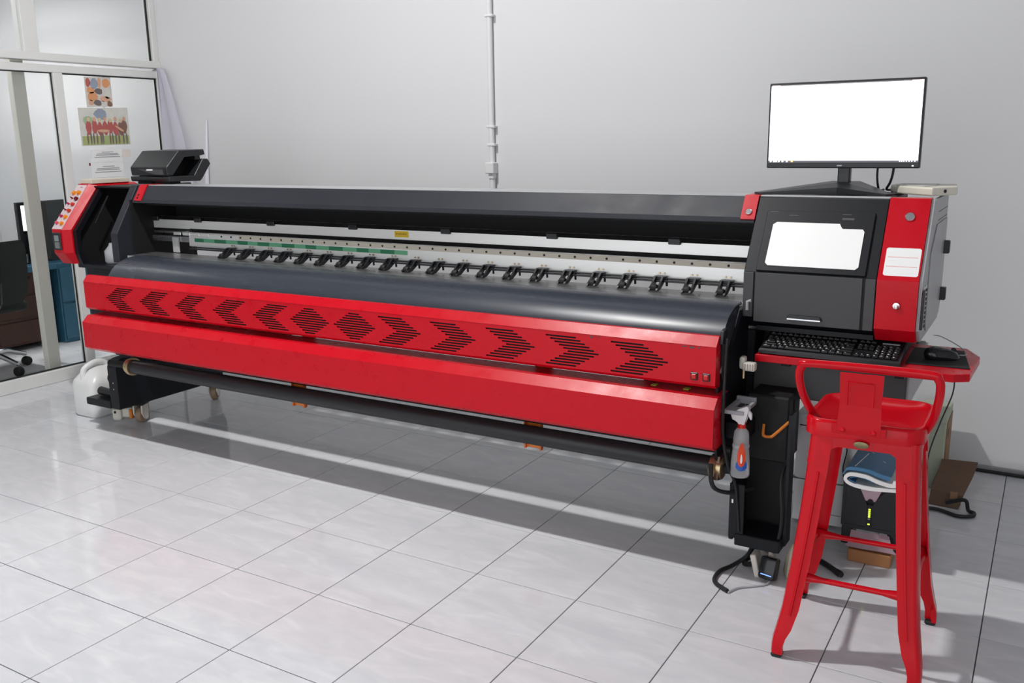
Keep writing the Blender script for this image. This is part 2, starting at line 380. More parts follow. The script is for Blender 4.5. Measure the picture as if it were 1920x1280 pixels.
for k, (y, m) in enumerate(((1.00, P_RD), (1.045, P_RD), (1.085, P_RD), (1.125, P_RD), (1.165, P_RD), (1.205, P_RD), (1.245, P_BR), (1.275, P_BR))):
    blob('printed_patch', y, 1.655 + 0.01*math.sin(k*2), .022, .045, m, t, 0.0016 + k*0.00003)
    blob('printed_patch', y+0.002, 1.71 + 0.008*math.sin(k*3), .012, .016, P_SK if k % 2 else P_YL, t, 0.0020 + k*0.00003)
for k, y in enumerate((0.985, 1.01, 1.03, 1.055, 1.085, 1.10, 1.155, 1.175, 1.20, 1.225, 1.26, 1.285)):
    blob('printed_patch', y, 1.585, .006, .04, P_DK if k % 3 else P_BR, t, 0.0024 + k*0.00003, 8)
blob('printed_patch', 1.11, 1.635, .05, .010, P_SK, t, 0.0030); blob('printed_patch', 1.235, 1.65, .04, .008, P_SK, t, 0.0030, rot=-0.5)
for (y0, y1, z0, z1, lab) in ((0.995, 1.235, 1.43, 1.512, 'upper white notice sheet with grey print lines on glass'), (0.985, 1.235, 1.325, 1.418, 'lower white notice sheet with a small red corner mark on glass')):
    t = on_glass('notice_sheet', y0, y1, z0, z1, M_PAPER, dz=0.003); tag(t, lab, 'notice')
    h = z1 - z0
    for k, (a, b_, f) in enumerate(((.35, .72, .80), (.18, .86, .66), (.15, .88, .56), (.10, .92, .40))):
        on_glass('print_line', y0+(y1-y0)*a, y0+(y1-y0)*b_, z0+h*f-0.004, z0+h*f+0.0005, M_GREYINK, t, 0.0012, dz=0.0015)
on_glass('corner_mark', 0.972, 0.984, 1.405, 1.425, mat('dark_red_mark', (0.16, 0.03, 0.03), 0.6), t, 0.0)
t = on_glass('sticky_note', 1.245, 1.305, 1.455, 1.51, mat('pale_pink_note', (0.74, 0.66, 0.60), 0.7, noise=0.06)); tag(t, 'small pale pink note stuck beside the notices', 'note')

# --- office beyond the glass
d = thing('office_desk', (-1.85, 0.75, 0), 'brown wooden desk with blue edged top behind the glass', 'desk')
obj('desk_top', bx(-2.25, -1.42, -0.2, 1.325, 0.60, 0.645, 0.004), M_BLUEDK, d, label='blue laminate desk top')
obj('drawer_pedestal', bx(-2.20, -1.50, 0.82, 1.30, 0.04, 0.60, 0.004), M_BROWN, d)
for z in (0.06, 0.25, 0.43): obj('drawer_front', bx(-1.502, -1.488, 0.84, 1.28, z, z+0.165, 0.003), M_BROWN, d)
obj('panel_leg', bx(-2.20, -1.50, -0.18, -0.14, 0.0, 0.60), M_BROWN, d)
c = thing('filing_cabinet', (-1.75, 1.47, 0), 'blue steel cabinet with two doors beside the desk', 'cabinet')
obj('body', bx(-2.1, -1.44, 1.335, 1.595, 0.0, 0.64, 0.006), M_BLUEDK, c)
obj('door', bx(-1.445, -1.425, 1.345, 1.585, 0.33, 0.60, 0.004), M_BLUEDK, c); obj('door', bx(-1.445, -1.425, 1.345, 1.585, 0.03, 0.315, 0.004), M_BLUEDK, c)
m_ = thing('desk_monitor', (-1.60, 1.28, 0.645), 'dark monitor with a lit sliver of screen, standing on the office desk', 'monitor')
obj('housing', bx(-1.63, -1.60, 1.165, 1.318, 0.72, 1.12, 0.004), M_BLKPL, m_)
obj('lit_screen', bx(-1.6005, -1.5985, 1.20, 1.31, 0.90, 1.095), M_ICON, m_)
obj('neck', bx(-1.63, -1.61, 1.22, 1.28, 0.655, 0.74), M_BLKPL, m_)
obj('foot', bx(-1.68, -1.57, 1.17, 1.31, 0.6455, 0.657, 0.003), M_BLKPL, m_)
t = obj('jacket', bx(-1.555, -1.52, 1.225, 1.37, 0.66, 1.125, 0.012, 3), mat('charcoal_cloth', (0.05, 0.047, 0.046), 0.85, noise=0.2, bump=0.4, bscale=20), smooth=True); tag(t, 'charcoal cloth hung over the desk monitor', 'cloth')
t = obj('desk_screen_board', bx(-1.66, -1.63, 1.40, 1.598, 0.6405, 1.12, 0.004), M_GREYBOARD); tag(t, 'dark grey upright board at the end of the desk', 'board')
# office chair
ch = thing('office_chair', (-1.0, 0.42, 0), 'black office chair with chrome star base behind the glass', 'office chair')
cx, cy = -1.02, 0.45
obj('seat', bx(cx-.23, cx+.23, cy-.24, cy+.24, 0.43, 0.50, 0.03, 3), M_CHAIR, ch, smooth=True)
b = BM(); loft(b, [[(cx+0.25+0.05*math.sin((z-.5)*3)+dx, cy+yy*k_, z) for dx, yy in ((-.012, -.22), (.012, -.22), (.035, -.11), (.042, 0), (.035, .11), (.012, .22), (-.012, .22), (.012, .11), (.018, 0), (.012, -.11))] for z, k_ in ((0.50, .8), (0.56, .95), (0.68, 1), (0.82, 1), (0.90, .95), (0.925, .85))])
obj('backrest', b, M_CHAIR, ch, smooth=True)
obj('back_support', tb([(cx+.05, cy, .44), (cx+.22, cy, .45), (cx+.285, cy, .52), (cx+.31, cy, .66)], .02, 8), M_BLKPL, ch, smooth=True)
for s in (-1, 1):
    b = BM(); tube(b, catmull([(cx-.06, cy+s*.25, .46), (cx-.10, cy+s*.28, .58), (cx-.08, cy+s*.28, .665), (cx+.10, cy+s*.28, .67), (cx+.26, cy+s*.23, .66)], 5), 0.017, 8); obj('armrest', b, M_BLKPL, ch, smooth=True)
obj('column', lt([(.028, 0.12), (.028, .30), (.02, .30), (.02, .44)], T(cx, cy, 0), 14), M_CHROME, ch, smooth=True)
b = BM()
for k in range(5):
    a = 2*PI*k/5 + 0.25; e = Vector((math.cos(a), math.sin(a), 0))
    obj('base_arm', tb([Vector((cx, cy, .125)), Vector((cx, cy, .13)) + e*.16, Vector((cx, cy, .085)) + e*.29], [.026, .02, .014], 8), M_CHROME, ch, smooth=True)
    p = Vector((cx, cy, .033)) + e*.29
    obj('castor_wheel', lt([(0, -.022), (.028, -.022), (.033, -.016), (.033, .016), (.028, .022), (0, .022)], axis_m(p, e.cross(Vector((0, 0, 1)))), 14), M_RUBBER, ch, smooth=True)
b.free()

# --- ceiling lamps (out of the frame, they light the room)
for (x, y, l, lab) in ((LAMP.x, LAMP.y, 0.24, 'short white ceiling batten lamp above the printer'), (-1.5, 0.2, 1.1, 'white ceiling tube lamp in the office behind glass')):
    t = thing('ceiling_lamp', (x, y, 4.9), lab, 'lamp')
    zl = LAMP.z if l < 1 else 2.9
    obj('housing', bx(x-l/2-.03, x+l/2+.03, y-.05, y+.05, zl+.05, 4.9, 0.005), M_WHITEPL, t)
    obj('diffuser', bx(x-l/2, x+l/2, y-.05, y+.05, zl+.0, zl+.05, 0.003), M_LAMPGLOW, t)

# --- conduit pipe on the wall
cp = thing('conduit_pipe', (2.465, 1.58, 1.1), 'white wall conduit pipe running up to the ceiling', 'conduit')
obj('pipe', tb([(2.466, 1.582, 1.0), (2.462, 1.582, 1.6), (2.458, 1.582, 4.9)], 0.0165, 12), M_WHITEPL, cp, smooth=True)
for z in (1.50, 1.60, 2.2): obj('clip', bx(2.438, 2.492, 1.562, 1.60, z, z+0.014, 0.003), M_WHITEPL, cp)
obj('junction_box', bx(2.432, 2.490, 1.545, 1.60, 1.345, 1.408, 0.004), M_WHITEPL, cp)
obj('socket', bx(2.446, 2.482, 1.56, 1.60, 1.315, 1.345, 0.006, 2), M_WHITEPL, cp)

# --- white cloth hanging at the end of the partition, thin white stick behind the printer
b = BM(); nz, ny = 26, 20
g = []
for a in range(nz+1):
    z = 2.075 - (2.075-1.25)*a/nz; row = []
    wdt = 0.065 + 0.30*(a/nz)**0.9
    for k in range(ny+1):
        u = k/ny
        row.append(b.verts.new((-0.315 + wdt*u + 0.012*math.sin(u*16 + a*0.12), 1.555 - 0.015*math.sin(u*11 + a*0.08) - 0.03*u*(a/nz), z - 0.02*u*(1-a/nz))))
    g.append(row)
for a in range(nz):
    for k in range(ny): b.faces.new((g[a][k], g[a][k+1], g[a+1][k+1], g[a+1][k]))
bmesh.ops.solidify(b, geom=b.faces[:], thickness=0.004)
t = obj('hanging_cloth', b, M_CLOTH, smooth=True, angle=80); tag(t, 'white cloth hanging from the corner of the glass partition', 'cloth')
t = obj('wall_stick', tb([(0.075, 1.575, 1.22), (0.115, 1.588, 1.70)], [0.016, 0.006], 8), M_CLOTH, smooth=True); tag(t, 'thin pale rolled strip leaning on the wall behind the printer', 'strip')

# ================================================================== WIDE FORMAT PRINTER
PR = thing('wide_format_printer', (2.6, 0.45, 0), 'long red and black wide format printer with chevron vents, standing by the wall', 'printer')
KY, KZ = 0.26, 1.06                       # knee of the front profile
TY, TZ = 0.42, 1.315                      # top front edge
def SL(u, v, w_):                         # slanted upper face: u = x, v = distance up the slope, w = height off it
    return (u, KY + 0.5315*v - 0.847*w_, KZ + 0.847*v + 0.5315*w_)
SLN = Vector((0, -0.847, 0.5315))
def slab(name, pts, w0, w1, m, parent, bev=0.0, label=None):
    return obj(name, prism(pts, SL, w0, w1, bev), m, parent, label=label)
def rpts(x0, x1, z0, z1): return [(x0, z0), (x1, z0), (x1, z1), (x0, z1)]

# hood along the top, with its rear plate
b = BM(); sheet(b, [(0.365, 1.225), (0.372, 1.243), (TY, TZ), (0.62, 1.315), (0.72, 1.16)], 0.86, 4.335, -0.010)
hood = obj('hood', b, M_HOOD, PR)
obj('hood_top_plate', bx(0.86, 4.335, 0.425, 0.60, 1.315, 1.319, 0.001), M_GREYSIDE, PR)  # light grey imitates the wall mirrored in the top at a grazing angle
obj('inner_ceiling', bx(0.83, 4.335, 0.46, 0.70, 1.205, 1.215), M_DARK, PR)
obj('inner_back_plate', bx(0.83, 4.335, 0.66, 0.68, 1.06, 1.21), M_DARK, PR)
# red strips at the ends of the hood
for x0, x1, nm in ((0.875, 0.935, 'red_strip'), (4.285, 4.337, 'red_strip')):
    s = slab(nm, rpts(x0, x1, 0.206, 0.302), 0.0, 0.006, M_RED, PR)
    b = BM(); poly_prism(b, [(TY-0.004, TZ), (TY, TZ+.006), (0.52, TZ+.006), (0.52, TZ+.001), (TY, TZ-0.004)], YZ, x0, x1); obj('strip_fold', b, M_RED, s)
    xc = (x0+x1)/2
    if x0 > 2:
        obj('lock', lt([(.012, 0), (.012, .004), (.009, .007), (0, .007)], axis_m(SL(xc, 0.235, 0.006), SLN), 16), M_CHROME, s, smooth=True)
    else:
        for v in (0.222, 0.240): obj('screw', lt([(.006, 0), (.006, .002), (0, .003)], axis_m(SL(xc-0.008, v, 0.006), SLN), 10), M_DARK, s, smooth=True)

# left end: side frame plate, hollow bay and red control box
LF = prism([(KY, 0.90), (KY, KZ), (TY, TZ), (0.80, TZ), (0.80, 0.74), (0.36, 0.74), (0.36, 0.90)], YZ, 0.785, 0.84, 0.003)
obj('side_frame', LF, M_HOOD, PR)
obj('side_frame_liner', bx(0.84, 0.85, 0.36, 0.78, 0.80, 1.24), M_DARK, PR)
obj('bay_back_plate', bx(0.40, 0.785, 0.74, 0.76, 0.70, 1.30), M_DARK, PR)
obj('bay_top_plate', bx(0.40, 0.785, 0.45, 0.80, 1.296, 1.306), M_BLACK, PR)
obj('bay_floor', bx(0.40, 0.80, 0.30, 0.80, 0.845, 0.87, 0.003), M_BLACK, PR)
b = BM(); sheet(b, [(0.30, 0.86), (0.276, 0.93), (0.276, 1.06), (0.465, 1.30)], 0.42, 0.455, -0.03); obj('bay_front_edge', b, M_BLACK, PR)
b = BM(); tube(b, [(0.52, 0.36, 1.10), (0.52, 0.46, 1.25)], 0.005, 8); obj('bay_rod', b, M_BLKPL, PR)
# ink bottle and rag lying in the bay
ik = obj('bay_bottle', lt([(0, 0), (.045, 0), (.05, .01), (.05, .07), (.025, .10), (.02, .115), (0, .115)], T(0.60, 0.40, 0.871), 14), M_GREYPL, PR, smooth=True)
def cbox(x, ins):
    return [(x, y, z) for y, z in ((0.228+ins, 1.068), (0.430+ins*.9, 1.318-ins*.25), (0.74, 1.318-ins*.25), (0.74, 0.86), (0.275+ins, 0.868), (0.228+ins, 0.935))]
b = BM(); loft(b, [cbox(0.30, 0), cbox(0.394, 0), cbox(0.424, 0.040)])
CB = obj('control_box', b, M_RED, PR)
obj('box_inner_side', prism([(0.322, 0.862), (0.278, 0.935), (0.278, 1.06), (0.475, 1.300), (0.74, 1.300), (0.74, 0.862)], YZ, 0.4205, 0.428), M_DARK, CB)
# button plate on its slanted face
_s = Vector((0, 0.202, 0.25)).normalized(); _n = Vector((0, -_s.z, _s.y))
def CS(u, v, w_): p = Vector((u, 0.228, 1.068)) + _s*v + _n*w_; return tuple(p)
CP = obj('button_plate', prism(rpts(0.302, 0.392, 0.004, 0.312), CS, 0.0, 0.003), M_SHEENPANEL, CB)
BC = {'o': btn('amber_button', (0.78, 0.24, 0.01)), 'r': btn('red_button', (0.55, 0.04, 0.02)), 'd': btn('dark_red_button', (0.14, 0.01, 0.015)), 'm': btn('magenta_button', (0.40, 0.01, 0.09)), 'p': btn('rose_button', (0.62, 0.08, 0.12))}
for u, v, r, k in ((.372, .040, .0105, 'o'), (.325, .042, .009, 'p'), (.372, .085, .0105, 'o'), (.328, .090, .008, 'm'), (.371, .128, .0105, 'r'), (.330, .135, .0045, 'd'), (.371, .172, .0105, 'r'),
                   (.329, .176, .0055, 'm'), (.373, .212, .0115, 'd'), (.330, .216, .0045, 'd'), (.366, .255, .012, 'o'), (.322, .252, .012, 'o')):
    obj('button', lt([(r*1.2, 0), (r*1.2, .003), (r, .004), (r*.95, .013), (r*.6, .016), (0, .017)], axis_m(CS(u, v, .003), _n), 14), BC[k], CB, smooth=True)
for u in (.350, .362): obj('plate_screw', lt([(.003, 0), (.003, .002), (0, .002)], axis_m(CS(u, .295, .003), _n), 8), M_INK, CB)
DP = obj('display_bezel', bx(0.308, 0.382, 0.220, 0.228, 0.952, 1.052, 0.003), M_BLKPL, CB)
obj('display', bx(0.328, 0.368, 0.2185, 0.2202, 1.003, 1.036), mat('grey_display', (0.22, 0.24, 0.24), 0.3), CB)
obj('keypad', bx(0.328, 0.372, 0.2185, 0.2202, 0.962, 0.998), mat('grey_keypad', (0.16, 0.17, 0.165), 0.5, noise=0.3, nscale=120), CB)

# body boxes under the two ends
obj('left_body', bx(0.43, 1.72, 0.33, 0.80, 0.50, 0.845, 0.004), M_BLACK, PR)
obj('right_body', bx(3.93, 4.37, 0.33, 0.80, 0.55, 0.84, 0.004), M_BLACK, PR)
obj('cross_beam', bx(0.95, 4.38, 0.48, 0.58, 0.33, 0.47, 0.004), M_BLACK, PR)
obj('platen_beam', bx(1.72, 3.93, 0.36, 0.45, 0.80, 0.924), M_DARK, PR)

# guide rails above the platen
GR = BM(); poly_prism(GR, [(0.50, 1.076), (0.50, 1.124), (0.515, 1.138), (0.56, 1.138), (0.56, 1.076)], YZ, 0.84, 4.36)
r1 = obj('guide_rail', GR, M_ALU, PR)
obj('rail_top_edge', prism([(0.499, 1.124), (0.514, 1.1395), (0.535, 1.1395), (0.512, 1.124)], YZ, 0.84, 4.36), M_ALUT, r1)
for k in range(8):
    x = 0.674 + 0.552*k
    if 0.85 < x < 4.3 or k == 0:
        x = max(x, 0.875)
        c_ = obj('clip', bx(x-.026, x+.026, 0.488, 0.508, 1.116, 1.141, 0.003), M_BLKPL, r1)
st = obj('warning_sticker', bx(2.583, 2.664, 0.4985, 0.50, 1.090, 1.119), M_YEL, r1)
for k in range(9): box_x = 2.592 + 0.0072*k; obj('sticker_stroke', bx(box_x, box_x+.0045, 0.4978, 0.4986, 1.101 + 0.002*(k % 2), 1.110 - 0.001*(k % 3)), mat('sticker_print', (0.35, 0.20, 0.01), 0.6), r1)
# lower beam with ruler tape, holes and green tape
r2 = obj('carriage_beam', prism([(0.48, 0.985), (0.48, 1.055), (0.495, 1.078), (0.56, 1.078), (0.56, 0.985)], YZ, 1.16, 4.36), M_ALU, PR)
obj('beam_top_edge', prism([(0.479, 1.063), (0.494, 1.0795), (0.52, 1.0795), (0.50, 1.063)], YZ, 1.16, 4.36), M_ALUT, r2)
obj('beam_stub', bx(0.84, 1.16, 0.485, 0.55, 1.004, 1.034), M_STEEL, r2)
obj('beam_stub', bx(0.84, 1.08, 0.50, 0.55, 1.048, 1.060), M_STEEL, r2)
obj('hanger_plate', bx(1.03, 1.075, 0.472, 0.482, 0.945, 1.03), M_ALU, r2)
obj('ruler_tape', bx(1.55, 4.36, 0.4788, 0.48, 1.036, 1.058), M_CREAM, r2)
x = 1.42; 
hole_src = None
while x < 4.33:
    if hole_src is None: hole_src = obj('hole', lt([(.0052, 0), (.0052, .0015), (0, .0015)], axis_m((x, 0.4787, 1.047), (0, -1, 0)), 10), M_INK, r2); hx = x
    else: copy_part(hole_src, r2, (x-hx, 0, 0))
    x += 0.0735
xg = 1.206; k = 0
while xg < 2.66:
    wd = (0.072, 0.085, 0.09, 0.088, 0.075)[k % 5]
    obj('green_tape', bx(xg, min(xg+wd, 2.67), 0.4785, 0.48, 1.010, 1.030), M_GREEN1 if k % 2 == 0 else M_GREEN2, r2); xg += wd; k += 1
for k in range(4): obj('scale_tab', bx(1.04+.075*k, 1.10+.075*k, 0.474, 0.48, 1.042, 1.060, 0.002), M_ALU, r2)
# pinch rollers on two thin shafts
for y_, z_ in ((0.462, 0.982), (0.445, 0.975)): obj('pinch_shaft', tb([(1.2, y_, z_), (4.36, y_, z_)], 0.0045, 8), M_BLKPL, PR)
def pinch(x):
    b = BM()
    prof = [(0.475, 0.992), (0.44, 0.992), (0.425, 0.978), (0.405, 0.962), (0.385, 0.955), (0.378, 0.948), (0.39, 0.944), (0.412, 0.946), (0.432, 0.956), (0.452, 0.968), (0.475, 0.972)]
    poly_prism(b, prof, YZ, x-0.020, x-0.012); poly_prism(b, prof, YZ, x+0.012, x+0.020)
    box(b, x-.026, x+.026, 0.452, 0.476, 0.978, 0.993, 0.002)
    p = obj('pinch_roller', b, M_BLKPL, PR)
    obj('roller', lt([(0, -.013), (.011, -.013), (.013, -.010), (.013, .010), (.011, .013), (0, .013)], axis_m((x, 0.395, 0.957), (1, 0, 0)), 12), M_RUBBER, p, smooth=True)
    obj('spring', tb([(x+.03, 0.452, 0.985), (x+.03, 0.455, 0.955)], 0.005, 6), M_BLKPL, p)
    for dx in (-.010, .010): obj('screw', lt([(.004, 0), (.004, .003), (0, .003)], axis_m((x+dx, 0.4785, 1.002), (0, -1, 0)), 8), M_BRASS, p)
    return p
pin = pinch(1.507)
for k in range(1, 21): copy_tree(pin, PR, (0.1353*k, 0, 0))

# platen, curved media apron
obj('platen', bx(0.90, 4.36, 0.285, 0.458, 0.925, 0.9435, 0.002), M_STEEL, PR)
obj('platen_edge', bx(0.90, 4.36, 0.268, 0.285, 0.93, 0.945, 0.002), M_ALUT, PR)
AP = catmull([(0.270, 0.943, 0), (0.245, 0.9425, 0), (0.210, 0.939, 0), (0.170, 0.929, 0), (0.130, 0.912, 0), (0.100, 0.888, 0), (0.079, 0.862, 0), (0.072, 0.845, 0)], 4)
b = BM(); sheet(b, [(p.x, p.y) for p in AP], 0.995, 4.330, -0.006)
obj('media_apron', b, M_APRON, PR, smooth=True, angle=30)
b = BM(); poly_prism(b, [(p.x+0.003, p.y-0.004) for p in AP] + [(0.085, 0.795), (0.108, 0.794), (0.158, 0.824), (0.202, 0.870), (0.245, 0.928)], YZ, 4.318, 4.330); obj('apron_cheek', b, M_APRON, PR)

# ---- upper red panel with chevron vent slots cut through it
UF = -0.05; UX0, UX1 = 0.955, 4.346; UZ0, UZ1 = 0.712, 0.845
def slot_loops():
    H = 0.0032; step = 0.0106; zc = 0.775; out = []
    for c in range(12):
        for k in range(-5, 6):
            z = zc + k*step; a = abs(k)
            if c < 5: x0 = 1.130 + 0.2628*c + 0.0182*a; x1 = x0 + 0.126
            elif c < 7:
                xc = 2.525 + 0.253*(c-5); h = 0.114 - 0.0168*a; x0, x1 = xc-h, xc+h
            else: x1 = 3.125 + 0.2632*(c-7) - 0.0182*a; x0 = x1 - 0.126
            out.append((x0, x1, z-H, z+H))
    return out
b = BM()
def ring(pts, y): return [b.verts.new((x, y, z)) for x, z in pts]
edges = []
outer = ring([(UX0, UZ0), (UX1, UZ0), (UX1, UZ1), (UX0, UZ1)], UF)
edges += [b.edges.new((outer[i], outer[(i+1) % 4])) for i in range(4)]
slots = []
for x0, x1, z0, z1 in slot_loops():
    h = (z1-z0)/2; zc = (z0+z1)/2
    pts = [(x0+h*.6, z0), (x1-h*.6, z0), (x1, zc), (x1-h*.6, z1), (x0+h*.6, z1), (x0, zc)]
    v = ring(pts, UF); edges += [b.edges.new((v[i], v[(i+1) % 6])) for i in range(6)]; slots.append((v, pts))
bmesh.ops.triangle_fill(b, use_beauty=True, use_dissolve=False, edges=edges, normal=(0, -1, 0))
for v, pts in slots:
    v2 = ring(pts, UF+0.004)
    for i in range(6): b.faces.new((v[i], v[(i+1) % 6], v2[(i+1) % 6], v2[i]))
UP = obj('vent_panel', b, M_RED, PR)
b = BM(); T4 = [(UF, UZ1), (-0.022, 0.876), (-0.006, 0.876)]
for (ya, za), (yb, zb) in zip(T4, T4[1:]):
    b.faces.new([b.verts.new(p) for p in ((UX0, ya, za), (UX1, ya, za), (UX1, yb, zb), (UX0, yb, zb))])
bmesh.ops.remove_doubles(b, verts=b.verts[:], dist=1e-5); bmesh.ops.solidify(b, geom=b.faces[:], thickness=-0.002)
obj('top_fold', b, M_RED, UP)
obj('bottom_fold', prism([(UF, UZ0), (-0.036, 0.700), (0.0, 0.700), (0.0, 0.704), (-0.033, 0.704), (UF+0.003, UZ0+0.001)], YZ, UX0, UX1), M_RED, UP)
for x0 in (UX0, UX1-0.003):
    obj('end_cap', prism([(UF+0.0006, UZ0), (UF+0.0006, UZ1), (-0.022, 0.8755), (-0.006, 0.8755), (0.0, 0.702), (-0.034, 0.702)], YZ, x0, x0+0.003), M_RED, UP)
obj('vent_backing', bx(UX0+.01, UX1-.01, UF+0.0085, UF+0.012, 0.707, 0.842), M_DARK, UP)
for x0 in (4.259, 4.3015):
    s = obj('switch_bezel', bx(x0, x0+0.0265, UF-0.004, UF+0.001, 0.7255, 0.7525, 0.002), M_BLKPL, UP)
    obj('rocker_switch', bx(x0+.004, x0+.0225, UF-0.008, UF-0.003, 0.7295, 0.7485, 0.003), btn('red_rocker', (0.50, 0.008, 0.008)), s)
# worn paint chips on the fold
def chip(x, y, z, rx, rz):
    b = BM(); n = 9; b.faces.new([b.verts.new((x + rx*math.cos(2*PI*k/n)*random.uniform(.6, 1), y, z + rz*math.sin(2*PI*k/n)*random.uniform(.6, 1))) for k in range(n)])
    obj('paint_chip', b, mat('bare_primer', (0.10, 0.06, 0.06), 0.6), UP)
for x, z, rx, rz in ((3.885, .838, .010, .005), (3.912, .839, .004, .004), (4.235, .839, .012, .003), (4.262, .838, .012, .005), (4.285, .838, .006, .004), (1.60, .838, .004, .004), (1.52, .836, .003, .003)): chip(x, UF-0.0005, z, rx, rz)

obj('inspection_sticker', prism([(2.130, 0.8455), (2.150, 0.8455), (2.150, 0.872), (2.130, 0.872)], lambda u, v, w_: (u + (v-.845)*.3, UF + (v-.845)*.9 - w_, v), 0.0008, 0.0014), mat('dark_grey_sticker', (0.12, 0.07, 0.07), 0.5, noise=0.5, nscale=90), UP)
# ---- lower red panel
LFY = -0.10; LX0, LX1 = 0.982, 4.361
b = BM(); sheet(b, [(0.03, 0.493), (-0.075, 0.493), (LFY, 0.511), (LFY, 0.643), (-0.065, 0.675), (0.045, 0.675)], LX0, LX1, -0.003)
LP = obj('lower_panel', b, M_RED, PR)
for x0 in (LX0, LX1-0.003): obj('end_cap', prism([(-0.02, 0.494), (-0.074, 0.494), (LFY+.0006, 0.5115), (LFY+.0006, 0.643), (-0.065, 0.674), (0.02, 0.674), (0.02, 0.494)], YZ, x0, x0+0.003), M_RED, LP)
for x, m in ((4.10, M_GREEN2), (4.22, M_GREEN2)): obj('tape_bit', bx(x, x+.02, -0.01, 0.012, 0.6755, 0.678), mat('lime_tape', (0.35, 0.42, 0.03), 0.5), LP)

# ---- take-up tube, guide bar, orange brackets
TUY, TUZ, TUR = 0.045, 0.392, 0.037
obj('takeup_tube', tb([(1.155, TUY, TUZ), (4.32, TUY, TUZ)], TUR, 24), M_TUBE, PR, smooth=True)
obj('guide_bar', tb([(0.98, 0.088, 0.446), (4.37, 0.088, 0.446)], 0.018, 14), M_TUBE, PR, smooth=True)
for xa in (2.255, 3.522):
    br = obj('tube_bracket', bx(xa, xa+0.078, 0.092, 0.104, 0.322, 0.500, 0.002), M_ORANGE, PR, label='orange bracket holding the take-up tube')
    obj('bracket_upright', bx(xa, xa+0.078, 0.176, 0.190, 0.560, 0.830, 0.002), M_ORANGE, br)
    for s in (0, 0.070): obj('bracket_flange', bx(xa+s, xa+s+.008, 0.082, 0.10, 0.318, 0.475, 0.001), M_ORANGE, br)
    obj('bracket_face', bx(xa+.02, xa+.07, 0.090, 0.095, 0.326, 0.475, 0.001), M_ORANGED, br)
def chuck(x0, d):
    c = obj('tube_chuck', lt([(0, 0), (.046, 0), (.048, .006), (.048, .02), (.040, .024), (.040, .04), (.030, .045), (0, .045)], axis_m((x0, TUY, TUZ), (d, 0, 0)), 22), M_BRASS, PR, smooth=True)
    obj('chuck_hub', lt([(0, 0), (.018, 0), (.018, .06 if d > 0 else .16), (0, .06 if d > 0 else .16)], axis_m((x0+0.04*d, TUY, TUZ), (d, 0, 0)), 12), M_DARK, c, smooth=True)
    return c
chuck(1.165, -1); chuck(4.315, 1)
obj('chuck_clamp', prism([(0.0, 0.36), (0.02, 0.44), (0.07, 0.45), (0.09, 0.40), (0.06, 0.345)], YZ, 4.332, 4.35), mat('dark_bronze', (0.12, 0.07, 0.05), 0.35, metal=0.6), PR)

# ---- legs
LL = obj('left_leg', prism([(0.065, 0.12), (0.065, 0.355), (0.078, 0.39), (0.11, 0.40), (0.17, 0.40), (0.30, 0.50), (0.80, 0.50), (0.80, 0.12)], YZ, 0.90, 0.972, 0.004), M_BLACK, PR)
obj('leg_column', bx(0.88, 0.99, 0.35, 0.62, 0.40, 0.52), M_BLACK, LL)
for z in (0.235, 0.27): obj('leg_screw', lt([(.004, 0), (.004, .003), (0, .003)], axis_m((0.945, 0.065, z), (0, -1, 0)), 8), M_CHROME, LL)
LT = obj('leg_tray', bx(0.69, 0.90, 0.060, 0.24, 0.118, 0.158, 0.004), M_BLACK, PR)
obj('tray_roll', tb([(0.73, 0.13, 0.185), (0.90, 0.13, 0.178)], [.024, .022], 14), M_BLKPL, LT, smooth=True)
obj('tray_post', bx(0.85, 0.90, 0.10, 0.16, 0.16, 0.24, 0.006, 2), M_BLKPL, LT)
obj('leg_knob', lt([(0, 0), (.03, 0), (.034, .008), (.034, .022), (.02, .03), (0, .03)], axis_m((0.90, 0.11, 0.285), (-1, 0, 0)), 14), M_BLKPL, LL, smooth=True)
def caster(x, y, ang=0.0, lever=False):
    R = T(x, y, 0) @ Matrix.Rotation(ang, 4, 'Z')
    b = BM(); box(b, -.035, .035, -.045, .045, .108, .12, M=R); c = obj('caster', b, M_DARK, PR)
    for s in (-1, 1):
        b = BM(); poly_prism(b, [(-.034, .108), (.03, .108), (.038, .06), (.028, .022), (.008, .016), (-.012, .026), (-.036, .06)], YZ, s*.024-.004, s*.024+.004)
        bmesh.ops.transform(b, matrix=R, verts=b.verts[:]); obj('fork', b, M_CASTW, c)
    b = BM(); lathe(b, [(0, -.017), (.040, -.017), (.045, -.012), (.045, .012), (.040, .017), (0, .017)], R @ axis_m((0, .004, .045), (1, 0, 0)), 20); obj('wheel', b, M_CASTG, c, smooth=True)
    if lever:
        b = BM(); box(b, -.095, -.03, -.035, .02, .035, .092, 0.010, 2, M=R); obj('lever_arm', b, M_CASTW, c)
        b = BM(); box(b, -.05, -.032, -.042, .02, .03, .085, 0.003, M=R); obj('lever_stripe', b, M_ORANGED, c)
        b = BM(); box(b, -.15, -.095, -.045, .02, .018, .088, 0.014, 2, M=R); obj('foot_pad', b, M_CASTW, c)
        b = BM(); box(b, -.135, -.122, -.047, -.044, .062, .076, 0.003, M=R); obj('pad_mark', b, M_INK, c)
    return c
caster(0.925, 0.23, 0.45, True); caster(0.93, 0.755, 0.6); caster(4.395, 0.755, 0.3)
